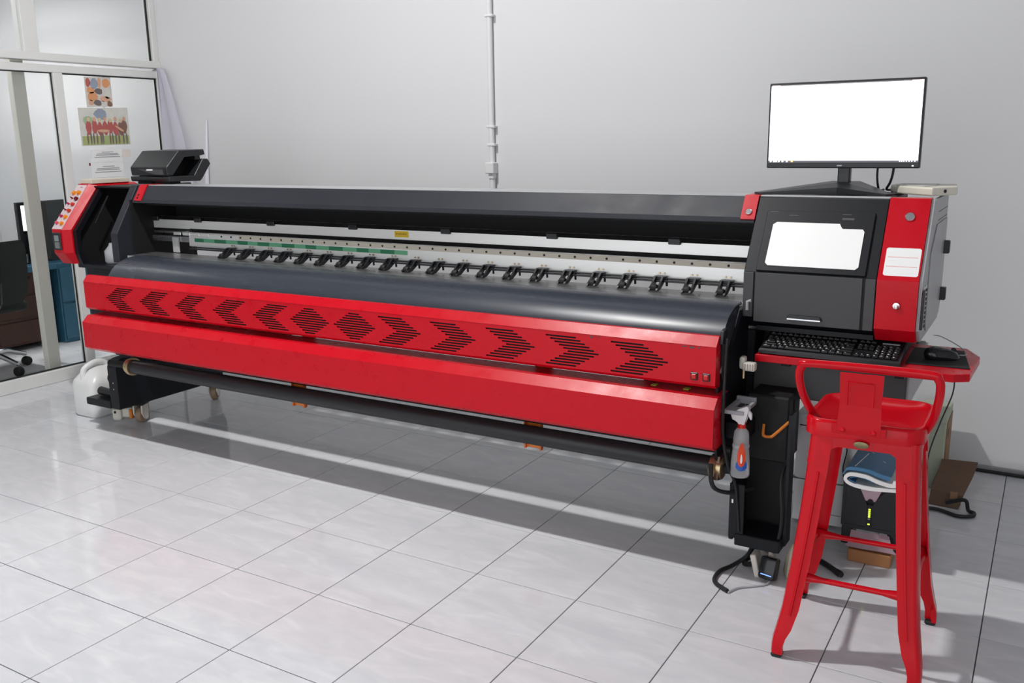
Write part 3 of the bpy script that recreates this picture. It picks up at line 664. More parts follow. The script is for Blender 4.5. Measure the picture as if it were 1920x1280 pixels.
# right leg: left flange, back plate, foot tray, hidden caster box
RL = obj('right_leg', prism([(0.065, 0.12), (0.065, 0.325), (0.10, 0.345), (0.16, 0.36), (0.22, 0.60), (0.40, 0.60), (0.40, 0.12)], YZ, 4.376, 4.392, 0.003), M_BLACK, PR)
obj('leg_back_plate', bx(4.392, 4.545, 0.22, 0.235, 0.12, 0.62), M_DARK, RL)
obj('leg_front_flange', bx(4.376, 4.43, 0.062, 0.068, 0.13, 0.335, 0.002), M_BLACK, RL)
obj('leg_side_plate', bx(4.560, 4.570, 0.10, 0.165, 0.12, 0.60), M_BLACK, RL)
obj('leg_foot_tray', bx(4.40, 4.56, 0.058, 0.20, 0.105, 0.150, 0.003), M_BLACK, RL)
obj('leg_tag', bx(4.385, 4.391, 0.0605, 0.0625, 0.262, 0.276), M_LABEL, RL)
obj('right_motor_box', bx(4.395, 4.545, 0.165, 0.32, 0.40, 0.64, 0.006), M_DARK, RL)
caster(4.47, 0.28, 0.5)
# end upright between panels and cabinet
EU = obj('end_upright', prism([(0.03, 0.36), (0.0, 0.50), (0.0, 0.69), (0.05, 0.755), (0.108, 0.794), (0.158, 0.824), (0.202, 0.870), (0.245, 0.922), (0.33, 0.922), (0.34, 0.36)], YZ, 4.332, 4.342, 0.001), M_BLACK, PR)
obj('panel_hinge', prism([(-0.02, 0.85), (-0.01, 0.895), (0.02, 0.90), (0.035, 0.87), (0.03, 0.72), (0.015, 0.72), (0.005, 0.85)], YZ, 4.346, 4.358, 0.002), M_BLKPL, PR)
b = BM(); tube(b, catmull([(4.366, 0.00, 0.87), (4.368, -0.02, 0.70), (4.37, -0.025, 0.55), (4.385, 0.0, 0.42), (4.40, 0.05, 0.33), (4.415, 0.06, 0.16)], 6), 0.0055, 6); obj('hanging_cord', b, M_RUBBER, PR, smooth=True)
b = BM(); tube(b, catmull([(4.325, -0.005, 0.42), (4.335, -0.02, 0.36), (4.35, 0.0, 0.325), (4.39, 0.05, 0.305), (4.44, 0.14, 0.30)], 6), 0.008, 6); obj('motor_cord', b, M_RUBBER, PR, smooth=True)

# ---- right cabinet
def cabprof(y_in=0.0): return [(KY+y_in, 0.90), (KY+y_in, KZ), (TY+y_in, TZ), (0.84, TZ), (0.84, 0.85), (0.33, 0.85)]
CAB = obj('right_cabinet', prism(cabprof(), YZ, 4.337, 4.785, 0.003), M_BLACK, PR)
obj('cabinet_top_sheen', bx(4.34, 4.785, 0.425, 0.455, 1.3145, 1.321, 0.002), mat('top_sheen_grey', (0.42, 0.42, 0.42), 0.4, noise=0.2), CAB)  # pale strip painted for the wall's reflection along the cabinet top
# access door: slanted leaf and lower leaf
DR = slab('access_door', rpts(4.380, 4.748, 0.006, 0.243), 0.0, 0.008, M_BLACK, CAB, 0.0015)
wn = [(4.418, .026), (4.712, .026), (4.722, .036), (4.722, .168), (4.716, .177), (4.650, .177), (4.644, .184), (4.638, .196), (4.422, .196), (4.410, .186), (4.408, .036)]
slab('window_panel', wn, 0.008, 0.0105, M_WHITEP, DR, label='white panel in the access door')
for x, v in ((4.39, .237), (4.46, .225), (4.64, .232)): slab('scuff', rpts(x, x+.03, v, v+.0012), 0.008, 0.0083, mat('scuff_grey', (0.14, 0.14, 0.15), 0.6), DR)
slab('door_badge', rpts(4.642, 4.682, .212, .220), 0.008, 0.0086, mat('badge_grey', (0.06, 0.06, 0.065), 0.4), DR)
DL = obj('lower_door_leaf', bx(4.380, 4.742, KY-0.008, KY+0.001, 0.885, KZ+.001, 0.0015), M_GREYB, CAB)  # same black as the slanted leaf, made paler to imitate light off the floor
obj('lower_side_leaf', bx(4.750, 4.783, KY-0.007, KY+0.001, 0.885, KZ+.001, 0.0015), M_GREYB, CAB)
obj('lower_side_leaf', bx(4.339, 4.375, KY-0.007, KY+0.001, 0.90, KZ+.001, 0.0015), M_GREYB, CAB)
obj('door_gap', bx(4.7425, 4.7495, KY-0.004, KY, 0.885, KZ), M_DARK, CAB)
obj('handle', prism([(4.497, .905), (4.620, .905), (4.612, .919), (4.505, .919)], XZ, KY-0.020, KY-0.008, 0.002), M_BLKPL, DL)
obj('handle_trim', bx(4.502, 4.615, KY-0.0225, KY-0.0195, 0.9045, 0.909), M_CHROME, DL)
obj('door_pin', tb([(4.358, KY-0.012, 0.925), (4.358, KY-0.012, 0.955), (4.372, KY-0.012, 0.96)], 0.006, 8), M_GREYSIDE, CAB)
# red band and grey side
RB = BM(); poly_prism(RB, [(KY-0.004, 0.895), (KY-0.004, KZ), (TY-0.003, TZ+.004), (0.47, TZ+.004), (0.47, 0.848), (0.305, 0.848)], YZ, 4.786, 4.914)
band = obj('red_band', RB, M_RED, CAB)
def lock(x, v=None, z=None, r=0.0125):
    M_ = axis_m(SL(x, v, 0.004), SLN) if v is not None else axis_m((x, KY-0.004, z), (0, -1, 0))
    l_ = obj('lock', lt([(r, 0), (r, .004), (r*.85, .007), (r*.5, .0075), (0, .0075)], M_, 20), M_CHROME, band, smooth=True)
    return l_
lock(4.857, v=0.232, r=0.0165); lock(4.852, z=0.977, r=0.0125)
slab('info_label', [(4.806, .015), (4.904, .015), (4.909, .020), (4.909, .112), (4.904, .117), (4.806, .117), (4.801, .112), (4.801, .020)], 0.003, 0.0045, M_LABEL, band)
for v in (.048, .082): slab('label_line', rpts(4.808, 4.902, v, v+.0022), 0.0045, 0.0048, M_PINKINK, band)
SD = obj('side_panel', prism([(KY+.006, 0.895), (KY+.006, KZ), (TY+.004, TZ-.001), (0.85, TZ-.001), (0.85, 0.92), (0.80, 0.85), (0.315, 0.85)], YZ, 4.9145, 4.926, 0.001), M_GREYSIDE, CAB, label='grey metal side panel')
obj('side_door', prism([(0.40, 0.90), (0.40, 1.14), (0.52, 1.225), (0.835, 1.225), (0.835, 0.93), (0.79, 0.87), (0.42, 0.87)], YZ, 4.926, 4.930, 0.001), M_GREYSIDE, SD)
for y0, z0 in ((0.60, 1.265), (0.60, 1.235)): obj('seam', bx(4.926, 4.9265, 0.55, 0.84, z0, z0+.002), M_DARK, SD)
for z in (1.12, 0.945): obj('hinge', bx(4.926, 4.950, 0.775, 0.805, z-.024, z+.024, 0.003), M_BLKPL, SD)
cs = obj('connector_strip', bx(4.926, 4.931, 0.300, 0.345, 0.895, 1.04), M_WHITEPL, SD)
for k in range(9): obj('connector', bx(4.931, 4.934, 0.306, 0.330, 0.90+.0153*k, 0.909+.0153*k, 0.001), M_INK, SD)
obj('side_socket', bx(4.926, 4.934, 0.262, 0.296, 0.90, 1.03, 0.002), M_BLKPL, SD)
# shadowed throat and electronics box below the cabinet
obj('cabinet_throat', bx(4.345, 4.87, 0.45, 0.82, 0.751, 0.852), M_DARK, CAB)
EB = obj('electronics_box', bx(4.372, 4.895, 0.315, 0.82, 0.60, 0.751, 0.004), M_GREYB, PR)
obj('box_side', bx(4.895, 4.902, 0.33, 0.82, 0.615, 0.745), M_GREYSIDE, EB)
obj('box_back_ledge', bx(4.38, 4.78, 0.30, 0.45, 0.845, 0.862), M_BLACK, EB)

# ---- red keyboard shelf
sh = [(4.405, 0.20), (5.045, 0.20), (5.090, 0.232), (5.10, 0.50), (5.05, 0.62), (4.405, 0.62)]
SH = obj('keyboard_shelf', prism(sh, XY, 0.752, 0.778, 0.002), M_RED, PR)
for x in (4.48, 4.86): obj('shelf_arm', bx(x, x+.03, 0.28, 0.60, 0.725, 0.752), M_BLACK, SH)
# cream clip on the frame beside the shelf
HC = obj('shelf_clip', bx(4.372, 4.392, 0.125, 0.16, 0.735, 0.780, 0.008, 2), M_CASTW, PR)
obj('clip_grip', bx(4.386, 4.430, 0.118, 0.150, 0.732, 0.762, 0.006, 2), M_CASTW, HC)
for k in range(4): obj('grip_rib', bx(4.395+.009*k, 4.397+.009*k, 0.1165, 0.119, 0.735, 0.759), mat('rib_shadow', (0.35, 0.28, 0.22), 0.5), HC)
obj('clip_screw', tb([(4.385, 0.142, 0.70), (4.385, 0.142, 0.737)], 0.005, 8), M_BRASS, HC)
# tool rack on the right leg: black pocket, grey plastic holder, orange handle
TP = obj('tool_pocket', bx(4.352, 4.430, 0.055, 0.160, 0.500, 0.560, 0.003), M_BLACK, PR)
GH = BM()
for q in ((4.362, 4.432, 0.0, 0.055, 0.606, 0.620), (4.362, 4.380, 0.055, 0.155, 0.606, 0.620), (4.420, 4.432, 0.055, 0.155, 0.606, 0.620), (4.362, 4.432, 0.145, 0.160, 0.606, 0.632)): box(GH, *q, 0.002)
obj('pocket_frame', GH, M_GREYPL, TP)
OH = BM(); tube(OH, catmull([(4.461, 0.158, 0.538), (4.463, 0.145, 0.506), (4.470, 0.143, 0.499), (4.490, 0.143, 0.500), (4.500, 0.146, 0.506), (4.548, 0.158, 0.558)], 5), 0.0055, 8)
obj('orange_handle', OH, M_ORANGED, PR, smooth=True)

# ---- cream plate lying on the control box
t = obj('cream_plate', bx(0.305, 0.41, 0.44, 0.70, 1.3185, 1.345, 0.003), mat('cream_board', (0.62, 0.57, 0.47), 0.6, noise=0.05)); tag(t, 'cream board lying on the red control box', 'board')

# ================================================================== THINGS ON THE PRINTER
# ---- monitor on the cabinet
mo = thing('computer_monitor', (4.58, 0.60, 1.315), 'thin framed monitor with a bright white screen on the printer cabinet', 'monitor')
MX0, MX1, MZ0, MZ1, MY = 4.308, 4.847, 1.412, 1.723, 0.600
hs = obj('housing', bx(MX0, MX1, MY, MY+0.030, MZ0, MZ1, 0.004, 2), M_BLKPL, mo)
obj('rear_bulge', bx(MX0+.12, MX1-.12, MY+.030, MY+.055, MZ0+.03, MZ1-.08, 0.012, 2), M_BLKPL, mo)
sx0, sx1, sz0, sz1 = MX0+.007, MX1-.007, MZ0+.021, MZ1-.008
scr = obj('screen', bx(sx0, sx1, MY-.0012, MY, sz0, sz1), M_SCREEN, mo)
def flat(name, x0, x1, z0, z1, m, lift=.0006): return obj(name, bx(x0, x1, MY-.0012-lift, MY-.0011, z0, z1), m, scr)
flat('taskbar', sx0, sx1, sz0, sz0+.007, M_TASK)
for x in (.006, .018, .026, .036, .050, .066): flat('taskbar_icon', sx0+x, sx0+x+.0065, sz0+.0012, sz0+.006, M_ICON, .0010)
flat('taskbar_icon', sx0+.084, sx0+.092, sz0+.0012, sz0+.006, M_ICONO, .0010)
for x in (.062, .055, .048, .040, .031, .022, .012): flat('tray_icon', sx1-x, sx1-x+.0045, sz0+.002, sz0+.0055, M_ICON, .0010)
flat('title_bar', sx0, sx1, sz1-.0035, sz1, mat('screen_title_grey', (0.2, 0.2, 0.2), 0.3, emis=(0.10, 0.08, 0.09), estr=1.0))
flat('title_text', sx0+.004, sx0+.032, sz1-.004, sz1-.0005, M_PINKT, .0010); flat('title_buttons', sx1-.038, sx1, sz1-.006, sz1-.0005, M_PINKT, .0010)
for k in range(30):
    z = sz1 - 0.030 - k*0.0046
    flat('list_text', sx0+.010, sx0+.022+.006*random.random(), z, z+.0018, M_FAINT)
    flat('list_icon', sx0+.104, sx0+.108, z, z+.0022, M_FAINTO)
    flat('list_text', sx0+.172, sx0+.190+.012*random.random(), z, z+.0018, M_FAINT)
obj('brand_mark', bx(4.566, 4.584, MY-.0008, MY+.001, MZ0+.007, MZ0+.012, 0.0008), M_GREYPL, mo)
obj('power_led', bx(MX1-.026, MX1-.020, MY-.0008, MY+.001, MZ0+.007, MZ0+.011), M_ICON, mo)
obj('stand_neck', bx(4.568, 4.612, MY+.012, MY+.045, 1.335, 1.48, 0.004), M_BLKPL, mo)
b = BM()
pts_b = [(4.302, 0.475), (4.325, 0.455), (4.585, 0.53), (4.765, 0.455), (4.783, 0.475), (4.64, 0.67), (4.54, 0.67)]
zt = [1.323, 1.323, 1.340, 1.323, 1.323, 1.357, 1.357]
A = [b.verts.new((x, y, 1.322)) for x, y in pts_b]; B = [b.verts.new((x, y, z+.006)) for (x, y), z in zip(pts_b, zt)]
cen = b.verts.new((4.59, 0.61, 1.363)); b.faces.new(A[::-1]); n = len(A)
for i in range(n): b.faces.new((A[i], A[(i+1) % n], B[(i+1) % n], B[i])); b.faces.new((B[i], B[(i+1) % n], cen))
obj('stand_foot', b, M_BLKPL, mo)
b = BM(); tube(b, catmull([(4.705, 0.635, 1.46), (4.702, 0.64, 1.39), (4.706, 0.65, 1.345), (4.705, 0.70, 1.328), (4.70, 0.82, 1.325)], 5), 0.0045, 6); obj('monitor_cord', b, M_RUBBER, mo, smooth=True)
b = BM(); tube(b, catmull([(4.757, 0.635, 1.46), (4.755, 0.645, 1.40), (4.745, 0.66, 1.36), (4.728, 0.70, 1.333), (4.73, 0.82, 1.325)], 5), 0.0045, 6); obj('monitor_cord', b, M_RUBBER, mo, smooth=True)

# ---- ivory plastic tray lying on the right corner of the cabinet
b = BM()
o1 = [(4.742, 0.70), (4.80, 0.60), (4.905, 0.50), (4.975, 0.60), (4.955, 0.80), (4.75, 0.80)]
poly_prism(b, o1, XY, 1.322, 1.350); bmesh.ops.bevel(b, geom=list(b.edges), offset=0.005, segments=2, profile=0.5, affect='EDGES')
t = thing('plastic_tray', (4.86, 0.66, 1.32), 'ivory plastic tray lying on the right corner of the cabinet top', 'tray')
obj('tray_body', b, M_DISH, t)
o2 = [(4.765, 0.65), (4.80, 0.64), (4.87, 0.58), (4.90, 0.62), (4.90, 0.77), (4.77, 0.77)]
obj('inner_insert', prism(o2, XY, 1.3502, 1.3525, 0.0008), mat('pale_grey_insert', (0.55, 0.55, 0.53), 0.5), t)
obj('tray_screw', lt([(.006, 0), (.006, .002), (0, .003)], axis_m((4.9405, 0.548, 1.337), (0.82, -0.57, 0)), 10), M_DARK, t)

# ---- black desktop machine on the left end of the hood
dv = thing('tabletop_scanner', (0.86, 0.56, 1.319), 'black tabletop scanner with tilted lid and open side, standing on the hood', 'scanner')
DX0, DX1 = 0.700, 1.010
obj('base', prism([(0.505, 1.334), (0.500, 1.345), (0.500, 1.362), (0.70, 1.362), (0.735, 1.345), (0.715, 1.330)], YZ, DX0-.012, DX1+.010, 0.003), M_BLKPL, dv)
obj('rear_frame', prism([(0.675, 1.362), (0.735, 1.345), (0.800, 1.425), (0.782, 1.454), (0.745, 1.454)], YZ, DX0, DX1+.008, 0.003), M_BLKPL, dv)
obj('cavity_back', prism([(0.535, 1.362), (0.68, 1.362), (0.75, 1.450), (0.63, 1.456)], YZ, DX0+.02, DX1-.10), M_DARK, dv)
ld = obj('lid', prism([(0.500, 1.366), (0.494, 1.412), (0.586, 1.503), (0.765, 1.508), (0.772, 1.478), (0.745, 1.474), (0.622, 1.470), (0.535, 1.366)], YZ, DX0, DX1, 0.003), M_BLKPL, dv)
obj('lid_hinge', bx(DX0+.02, DX1-.01, 0.705, 0.742, 1.450, 1.476), M_BLKPL, dv)
obj('lid_front_recess', prism([(0.775, 1.400), (0.975, 1.402), (0.985, 1.372), (0.90, 1.374), (0.84, 1.388)], XZ, 0.4925, 0.499), mat('dark_grey_plastic', (0.06, 0.06, 0.062), 0.25), dv)
obj('front_badge', bx(0.845, 0.895, 0.4905, 0.493, 1.395, 1.402), M_LABEL, dv)
for x_ in (0.78, 0.93): obj('base_foot', bx(x_-.06, x_+.06, 0.52, 0.60, 1.3195, 1.334, 0.003), M_DARK, dv)

# ---- keyboard
kb = thing('keyboard', (4.62, 0.30, 0.778), 'black full size keyboard on the red shelf', 'keyboard')
KX0, KX1, KY0, KY1 = 4.415, 4.882, 0.210, 0.372
b = BM(); loft(b, [[(x, y, zf(y)) for x, y in rp] for rp, zf in (
    ([(KX0+.004, KY0+.004), (KX1-.004, KY0+.004), (KX1-.004, KY1-.004), (KX0+.004, KY1-.004)], lambda y: 0.7785 + (y-KY0)*0.10),
    ([(KX0, KY0), (KX1, KY0), (KX1, KY1), (KX0, KY1)], lambda y: 0.782 + (y-KY0)*0.14),
    ([(KX0, KY0), (KX1, KY0), (KX1, KY1), (KX0, KY1)], lambda y: 0.793 + (y-KY0)*0.22),
    ([(KX0+.005, KY0+.006), (KX1-.005, KY0+.006), (KX1-.005, KY1-.004), (KX0+.005, KY1-.004)], lambda y: 0.797 + (y-KY0)*0.22))])
obj('case', b, M_BLKPL, kb)
for x_ in (KX0+.05, KX1-.07): obj('riser_foot', bx(x_, x_+.02, KY1-.02, KY1-.012, 0.7782, 0.797), M_BLKPL, kb)
keys = BM(); ink = BM()
def key(x, y, wk, dk=0.0165):
    z = 0.7975 + (y+.008-KY0)*0.22
    box(keys, x, x+wk-.0025, y, y+dk-.0025, z, z+.007, 0.0012)
    for q in range(random.choice((1, 1, 2))):
        a = random.uniform(.002, .006); box(ink, x+a, x+a+random.uniform(.003, .006), y+.006-.005*q, y+.0105-.005*q, z+.0071, z+.0075)
rows = [(KY0+.012, [1.4, 1.2, 1.2, 6.2, 1.2, 1.2, 1.2, 1.4]), (KY0+.031, [2.2]+[1]*10+[2.6]), (KY0+.050, [1.8]+[1]*11+[2.1]), (KY0+.069, [1.5]+[1]*12+[1.5]), (KY0+.088, [1]*13+[2]), (KY0+.122, [1]*1+[.98]*14)]
for y, ws in rows:
    x = KX0 + .012; u = (0.300)/sum(ws)
    for w_ in ws: key(x, y, w_*u); x += w_*u
for r in range(5):
    for c_ in range(4): key(KX1-.088+.0195*c_, KY0+.012+.019*r, .0195)
for r in (0, 3, 4, 5):
    for c_ in range(3): key(KX1-.147+.0185*c_, KY0+.012+.019*r + (.015 if r == 5 else 0), .0185)
obj('keycaps', keys, M_KEY, kb, kind='stuff'); obj('key_legends', ink, M_KEYINK, kb, kind='stuff')
obj('lock_light_strip', bx(KX1-.075, KX1-.02, KY0+.128, KY0+.138, 0.826, 0.8295), M_GREYPL, kb)

# ---- mouse pad and mouse
mp_ = obj('mouse_pad', prism([(4.889, 0.285), (5.085, 0.295), (5.045, 0.56), (4.885, 0.55)], XY, 0.7782, 0.7815, 0.001), mat('black_pad_cloth', (0.012, 0.012, 0.013), 0.8, noise=0.2)); tag(mp_, 'black mouse pad on the end of the red shelf', 'mouse pad')
ms = thing('computer_mouse', (4.992, 0.40, 0.7815), 'black mouse on the mouse pad', 'mouse')
R = T(4.992, 0.40, 0.7818) @ Matrix.Rotation(math.radians(-62), 4, 'Z')
b = BM(); rings = []
for k, (s, h) in enumerate(((1.0, 0.0), (1.04, .008), (.98, .020), (.80, .031), (.45, .038))):
    rings.append([R @ Vector((.033*s*math.cos(a)*(1 - .12*math.cos(2*a)), .056*s*math.sin(a) - .004*k, h + (.004 if k > 2 and math.sin(a) < 0 else 0))) for a in [2*PI*q/20 for q in range(20)]])
loft(b, rings); obj('shell', b, M_BLKGL, ms, smooth=True, angle=60)
b = BM(); lathe(b, [(0, -.004), (.008, -.004), (.009, 0), (.008, .004), (0, .004)], R @ axis_m((0, .034, .030), (1, 0, 0)), 12); obj('scroll_wheel', b, M_RUBBER, ms)
b = BM(); box(b, -.034, -.022, -.02, .02, .012, .024, 0.004, M=R); obj('thumb_grip', b, M_BLKPL, ms)
b = BM(); tube(b, catmull([tuple(R @ Vector((0, .055, .012))), (5.06, 0.47, 0.79), (5.03, 0.54, 0.80), (4.97, 0.56, 0.825), (4.945, 0.53, 0.835)], 6), 0.0018, 6); obj('mouse_cord', b, M_GREYPL, ms, smooth=True)

# ---- spray bottle hanging in the tool pocket
sp = thing('spray_bottle', (4.420, 0.03, 0.385), 'clear spray bottle with white trigger and red and blue label', 'spray bottle')
SX, SY = 4.422, 0.020
obj('bottle', lt([(0, .385), (.030, .385), (.033, .392), (.032, .43), (.029, .47), (.027, .492), (.0275, .505), (.027, .52), (.024, .545), (.013, .560), (0, .560)], T(SX, SY, 0), 22), M_CLEAR, sp, smooth=True)
obj('liquid_line', lt([(.0278, .489), (.029, .492), (.029, .498), (.0278, .501)], T(SX, SY, 0), 22), M_GREYPL, sp, smooth=True)
obj('collar', lt([(0, .556), (.014, .556), (.014, .582), (.010, .586), (0, .586)], T(SX, SY, 0), 18), btn('red_collar', (0.60, 0.02, 0.01)), sp, smooth=True)
hd = prism([(-.036, .604), (-.030, .586), (-.012, .584), (-.008, .572), (.012, .572), (.016, .600), (.026, .630), (.020, .640), (-.006, .628), (-.022, .618)], lambda u, v, w_: (SX+u, SY+w_, v), -.014, .014, 0.003, 2)
obj('trigger_head', hd, M_WHITEPL, sp)
obj('trigger', prism([(.018, .632), (.034, .612), (.034, .590), (.028, .592), (.024, .61), (.014, .618)], lambda u, v, w_: (SX+u, SY+w_, v), -.006, .006, 0.002), M_WHITEPL, sp)
def decal(name, cx_, z0, z1, ww, m, rad):
    b = BM(); n = 12; vs = []; front = []
    for k in range(n):
        a = 2*PI*k/n; u = math.cos(a)*ww*(1 - .35*math.sin(a)); z = (z0+z1)/2 + math.sin(a)*(z1-z0)/2
        ang = (cx_ + u)/rad; front.append((SX + rad*math.sin(ang), SY - rad*math.cos(ang), z))
    b.faces.new([b.verts.new(p) for p in front]); return obj(name, b, m, sp)
decal('blue_label', .014, .412, .462, .020, M_SPRAYB, .0345); decal('red_label', .013, .428, .515, .014, M_SPRAYR, .0352)
decal('white_highlight', .013, .44, .475, .0035, M_LABEL, .0358)

# ================================================================== RED METAL BAR STOOL
stl = thing('bar_stool', (4.865, -0.19, 0), 'red metal bar stool with low back, in front of the keyboard shelf', 'bar stool')
SZ = 0.745
SC = {(-1, -1): (4.719, -0.365), (1, -1): (5.032, -0.350), (-1, 1): (4.705, -0.050), (1, 1): (5.018, -0.035)}
FTC = {(-1, -1): (4.662, -0.420), (1, -1): (5.078, -0.405), (-1, 1): (4.640, 0.015), (1, 1): (5.075, 0.035)}
scx = sum(v[0] for v in SC.values())/4; scy = sum(v[1] for v in SC.values())/4
def seat_ring(w_, r, z, dish=0.0):
    return [(scx + x + 0.0*y, scy + y + 0.048*x, z) for x, y in rrect(w_, w_, r, 6)]
b = BM()
loft(b, [seat_ring(.318, .055, SZ-.050), seat_ring(.320, .055, SZ-.012), seat_ring(.314, .053, SZ-.003), seat_ring(.300, .050, SZ), seat_ring(.286, .045, SZ-.002), seat_ring(.270, .042, SZ-.010), seat_ring(.10, .03, SZ-.012)])
obj('seat', b, M_REDSTOOL, stl, smooth=True, angle=50)
# skirt plates with an arched lower edge between the legs
def skirt(a, c):
    pa, pc_ = Vector((SC[a][0]-a[0]*.012, SC[a][1]-a[1]*.006, 0)), Vector((SC[c][0]-c[0]*.012, SC[c][1]-c[1]*.006, 0)); d = (pc_-pa); L_ = d.length; d.normalize(); nrm = Vector((d.y, -d.x, 0))
    if nrm.dot(Vector((scx, scy, 0)) - pa) > 0: nrm = -nrm
    u0, u1 = .02, L_-.02
    pts = [(u0, SZ-.045), (u1, SZ-.045), (u1+.006, SZ-.14), (u1-.026, SZ-.14), (u1-.031, SZ-.105), (u1-.040, SZ-.086), (u1-.056, SZ-.077), (u0+.056, SZ-.077), (u0+.040, SZ-.086), (u0+.031, SZ-.105), (u0+.026, SZ-.14), (u0-.006, SZ-.14)]
    def fn(u, v, w_): p = pa + d*u + nrm*(w_ + (SZ-.045-v)*.07); return (p.x, p.y, v)
    return obj('seat_skirt', prism(pts, fn, -.003, .001), M_REDSTOOL, stl)
skirt((-1, -1), (1, -1)); skirt((1, -1), (1, 1)); skirt((1, 1), (-1, 1)); skirt((-1, 1), (-1, -1))
# legs: folded angle section, tapering to a small foot
def leg(k):
    sx_, sy_ = k; c0 = Vector((*SC[k], SZ-.045)); c1 = Vector((*FTC[k], 0.0)); rings = []
    c0 = c0 - Vector((sx_*.012, sy_*.006, 0))
    for z in (SZ-.045, .62, .45, .28, .16, .095, .065, .04, .012):
        t_ = (c0.z - z)/c0.z
        p = c0.lerp(c1, t_*.55 + .45*t_*t_)
        flare = 0.0
        if z < .12: flare = -.006*math.sin((.12-z)/.12*PI)
        ww = .062 + (.052-.062)*min(t_/.85, 1)
        if z < .11: ww = .052 - (.052-.036)*min((.11-z)/.06, 1)
        th = .004 if z > .075 else .004 + .010*min((.075-z)/.03, 1)
        r_ = .016; ox, oy = -sx_, -sy_
        def P(u, v): return (p.x + ox*(u+flare), p.y + oy*(v+flare), z)
        out = [P(ww, 0), P(r_, 0), P(r_*.3, r_*.3), P(0, r_), P(0, ww)]
        inn = [P(th, ww), P(th, r_+th*.3), P(r_*.3+th, r_*.3+th), P(r_+th*.3, th), P(ww, th)]
        rings.append(out + inn)
    b = BM(); loft(b, rings); g_ = obj('leg', b, M_REDSTOOL, stl, smooth=True, angle=35)
    # pressed rib along the outer corner faces
    b = BM(); rp = []
    for q_ in range(9):
        u_ = .16 + .64*q_/8; f_ = u_*.55 + .45*u_*u_; pt = c0.lerp(c1, f_); rp.append(Vector((pt.x - sx_*(.037-.008*u_), pt.y + sy_*.0012, c0.z*(1-u_))))
    tube(b, rp, .0042, 6); obj('pressed_rib', b, M_REDSTOOL, g_, smooth=True)
    p = FTC[k]; b = BM(); box(b, p[0]-(.034 if sx_ > 0 else -.002), p[0]+(.034 if sx_ < 0 else -.002)*1.0, min(p[1]-.034*sy_, p[1]), max(p[1]-.034*sy_, p[1]), 0.0, 0.0125, 0.004)
    obj('rubber_foot', b, M_RUBBER, g_)
    return g_
for k in SC: leg(k)
def leg_at(k, z):
    u_ = (SZ-.045-z)/(SZ-.045); c0_ = Vector((SC[k][0]-k[0]*.012, SC[k][1]-k[1]*.006, SZ-.045)); a = c0_.lerp(Vector((*FTC[k], 0)), u_*.55 + .45*u_*u_)
    return Vector((a.x-k[0]*.022, a.y-k[1]*.022, z))
for a, c in (((-1, -1), (1, -1)), ((-1, 1), (1, 1)), ((-1, -1), (-1, 1)), ((1, -1), (1, 1))):
    pa, pb = leg_at(a, .255), leg_at(c, .255); d = (pb-pa)
    b = BM(); tube(b, [pa, pa+d*.05, pa+d*.16, pa+d*.24, pa+d*.76, pa+d*.84, pa+d*.95, pb], [.016, .016, .012, .0085, .0085, .012, .016, .016], 12); obj('foot_rung', b, M_REDSTOOL, stl, smooth=True)
# low back: bent tube and pressed plate
bl, br_ = Vector((4.716, -0.31, 0.71)), Vector((5.035, -0.295, 0.71))
path = [bl + Vector((.012, .03, .012)), bl + Vector((-.006, .0, .055)), bl + Vector((-.018, -.03, .10)), bl + Vector((-.024, -.052, .150)), bl + Vector((-.016, -.062, .184)), bl + Vector((.020, -.066, .197))]
path2 = [br_ + Vector((-.020, -.066, .197)), br_ + Vector((.016, -.062, .184)), br_ + Vector((.022, -.052, .150)), br_ + Vector((.016, -.03, .10)), br_ + Vector((.006, 0, .055)), br_ + Vector((-.012, .03, .012))]
b = BM(); tube(b, catmull(path + path2, 6), .0115, 14); obj('back_tube', b, M_REDSTOOL, stl, smooth=True)
def BKP(u, v, w_):                        # back plate: u across, v up, following the lean of the tube
    t_ = max(0, (v-.70)/.205); return (4.862 + u, -0.366 - .012*t_ - w_ + 0.048*u + (-.004 if v < .745 else 0), v)
bp_ = obj('back_plate', prism([(-.060, .722), (.060, .722), (.058, .740), (.055, .80), (.058, .893), (-.056, .893), (-.053, .80), (-.058, .740)], BKP, 0.0, .004, 0.001), M_REDSTOOL, stl)
b = BM(); tube(b, [BKP(*q) for q in ((-.034, .80, .0045), (-.034, .868, .0045), (.034, .868, .0045), (.034, .80, .0045))], .0028, 6); obj('pressed_frame', b, M_REDSTOOL, bp_, smooth=True)
for u in (-.045, .045): obj('rivet', lt([(.0075, 0), (.0075, .002), (.005, .005), (0, .006)], axis_m(BKP(u*.9, .727, .004), (0, -1, .1)), 12), M_REDSTOOL, bp_, smooth=True)
obj('fixing_tab', prism([(-.072, .714), (.072, .714), (.072, .740), (-.072, .740)], BKP, -.006, .003, 0.001), M_REDSTOOL, stl)
ob = obj('maker_badge', lt([(.020, 0), (.020, .002), (.016, .003), (0, .003)], axis_m((4.871, -0.3665, .686), (0, -1, -.05)) , 24, sx=1.0, sy=0.5), mat('tarnished_brass', (0.20, 0.17, 0.09), 0.35, metal=0.7, noise=0.4, nscale=80), stl, smooth=True)

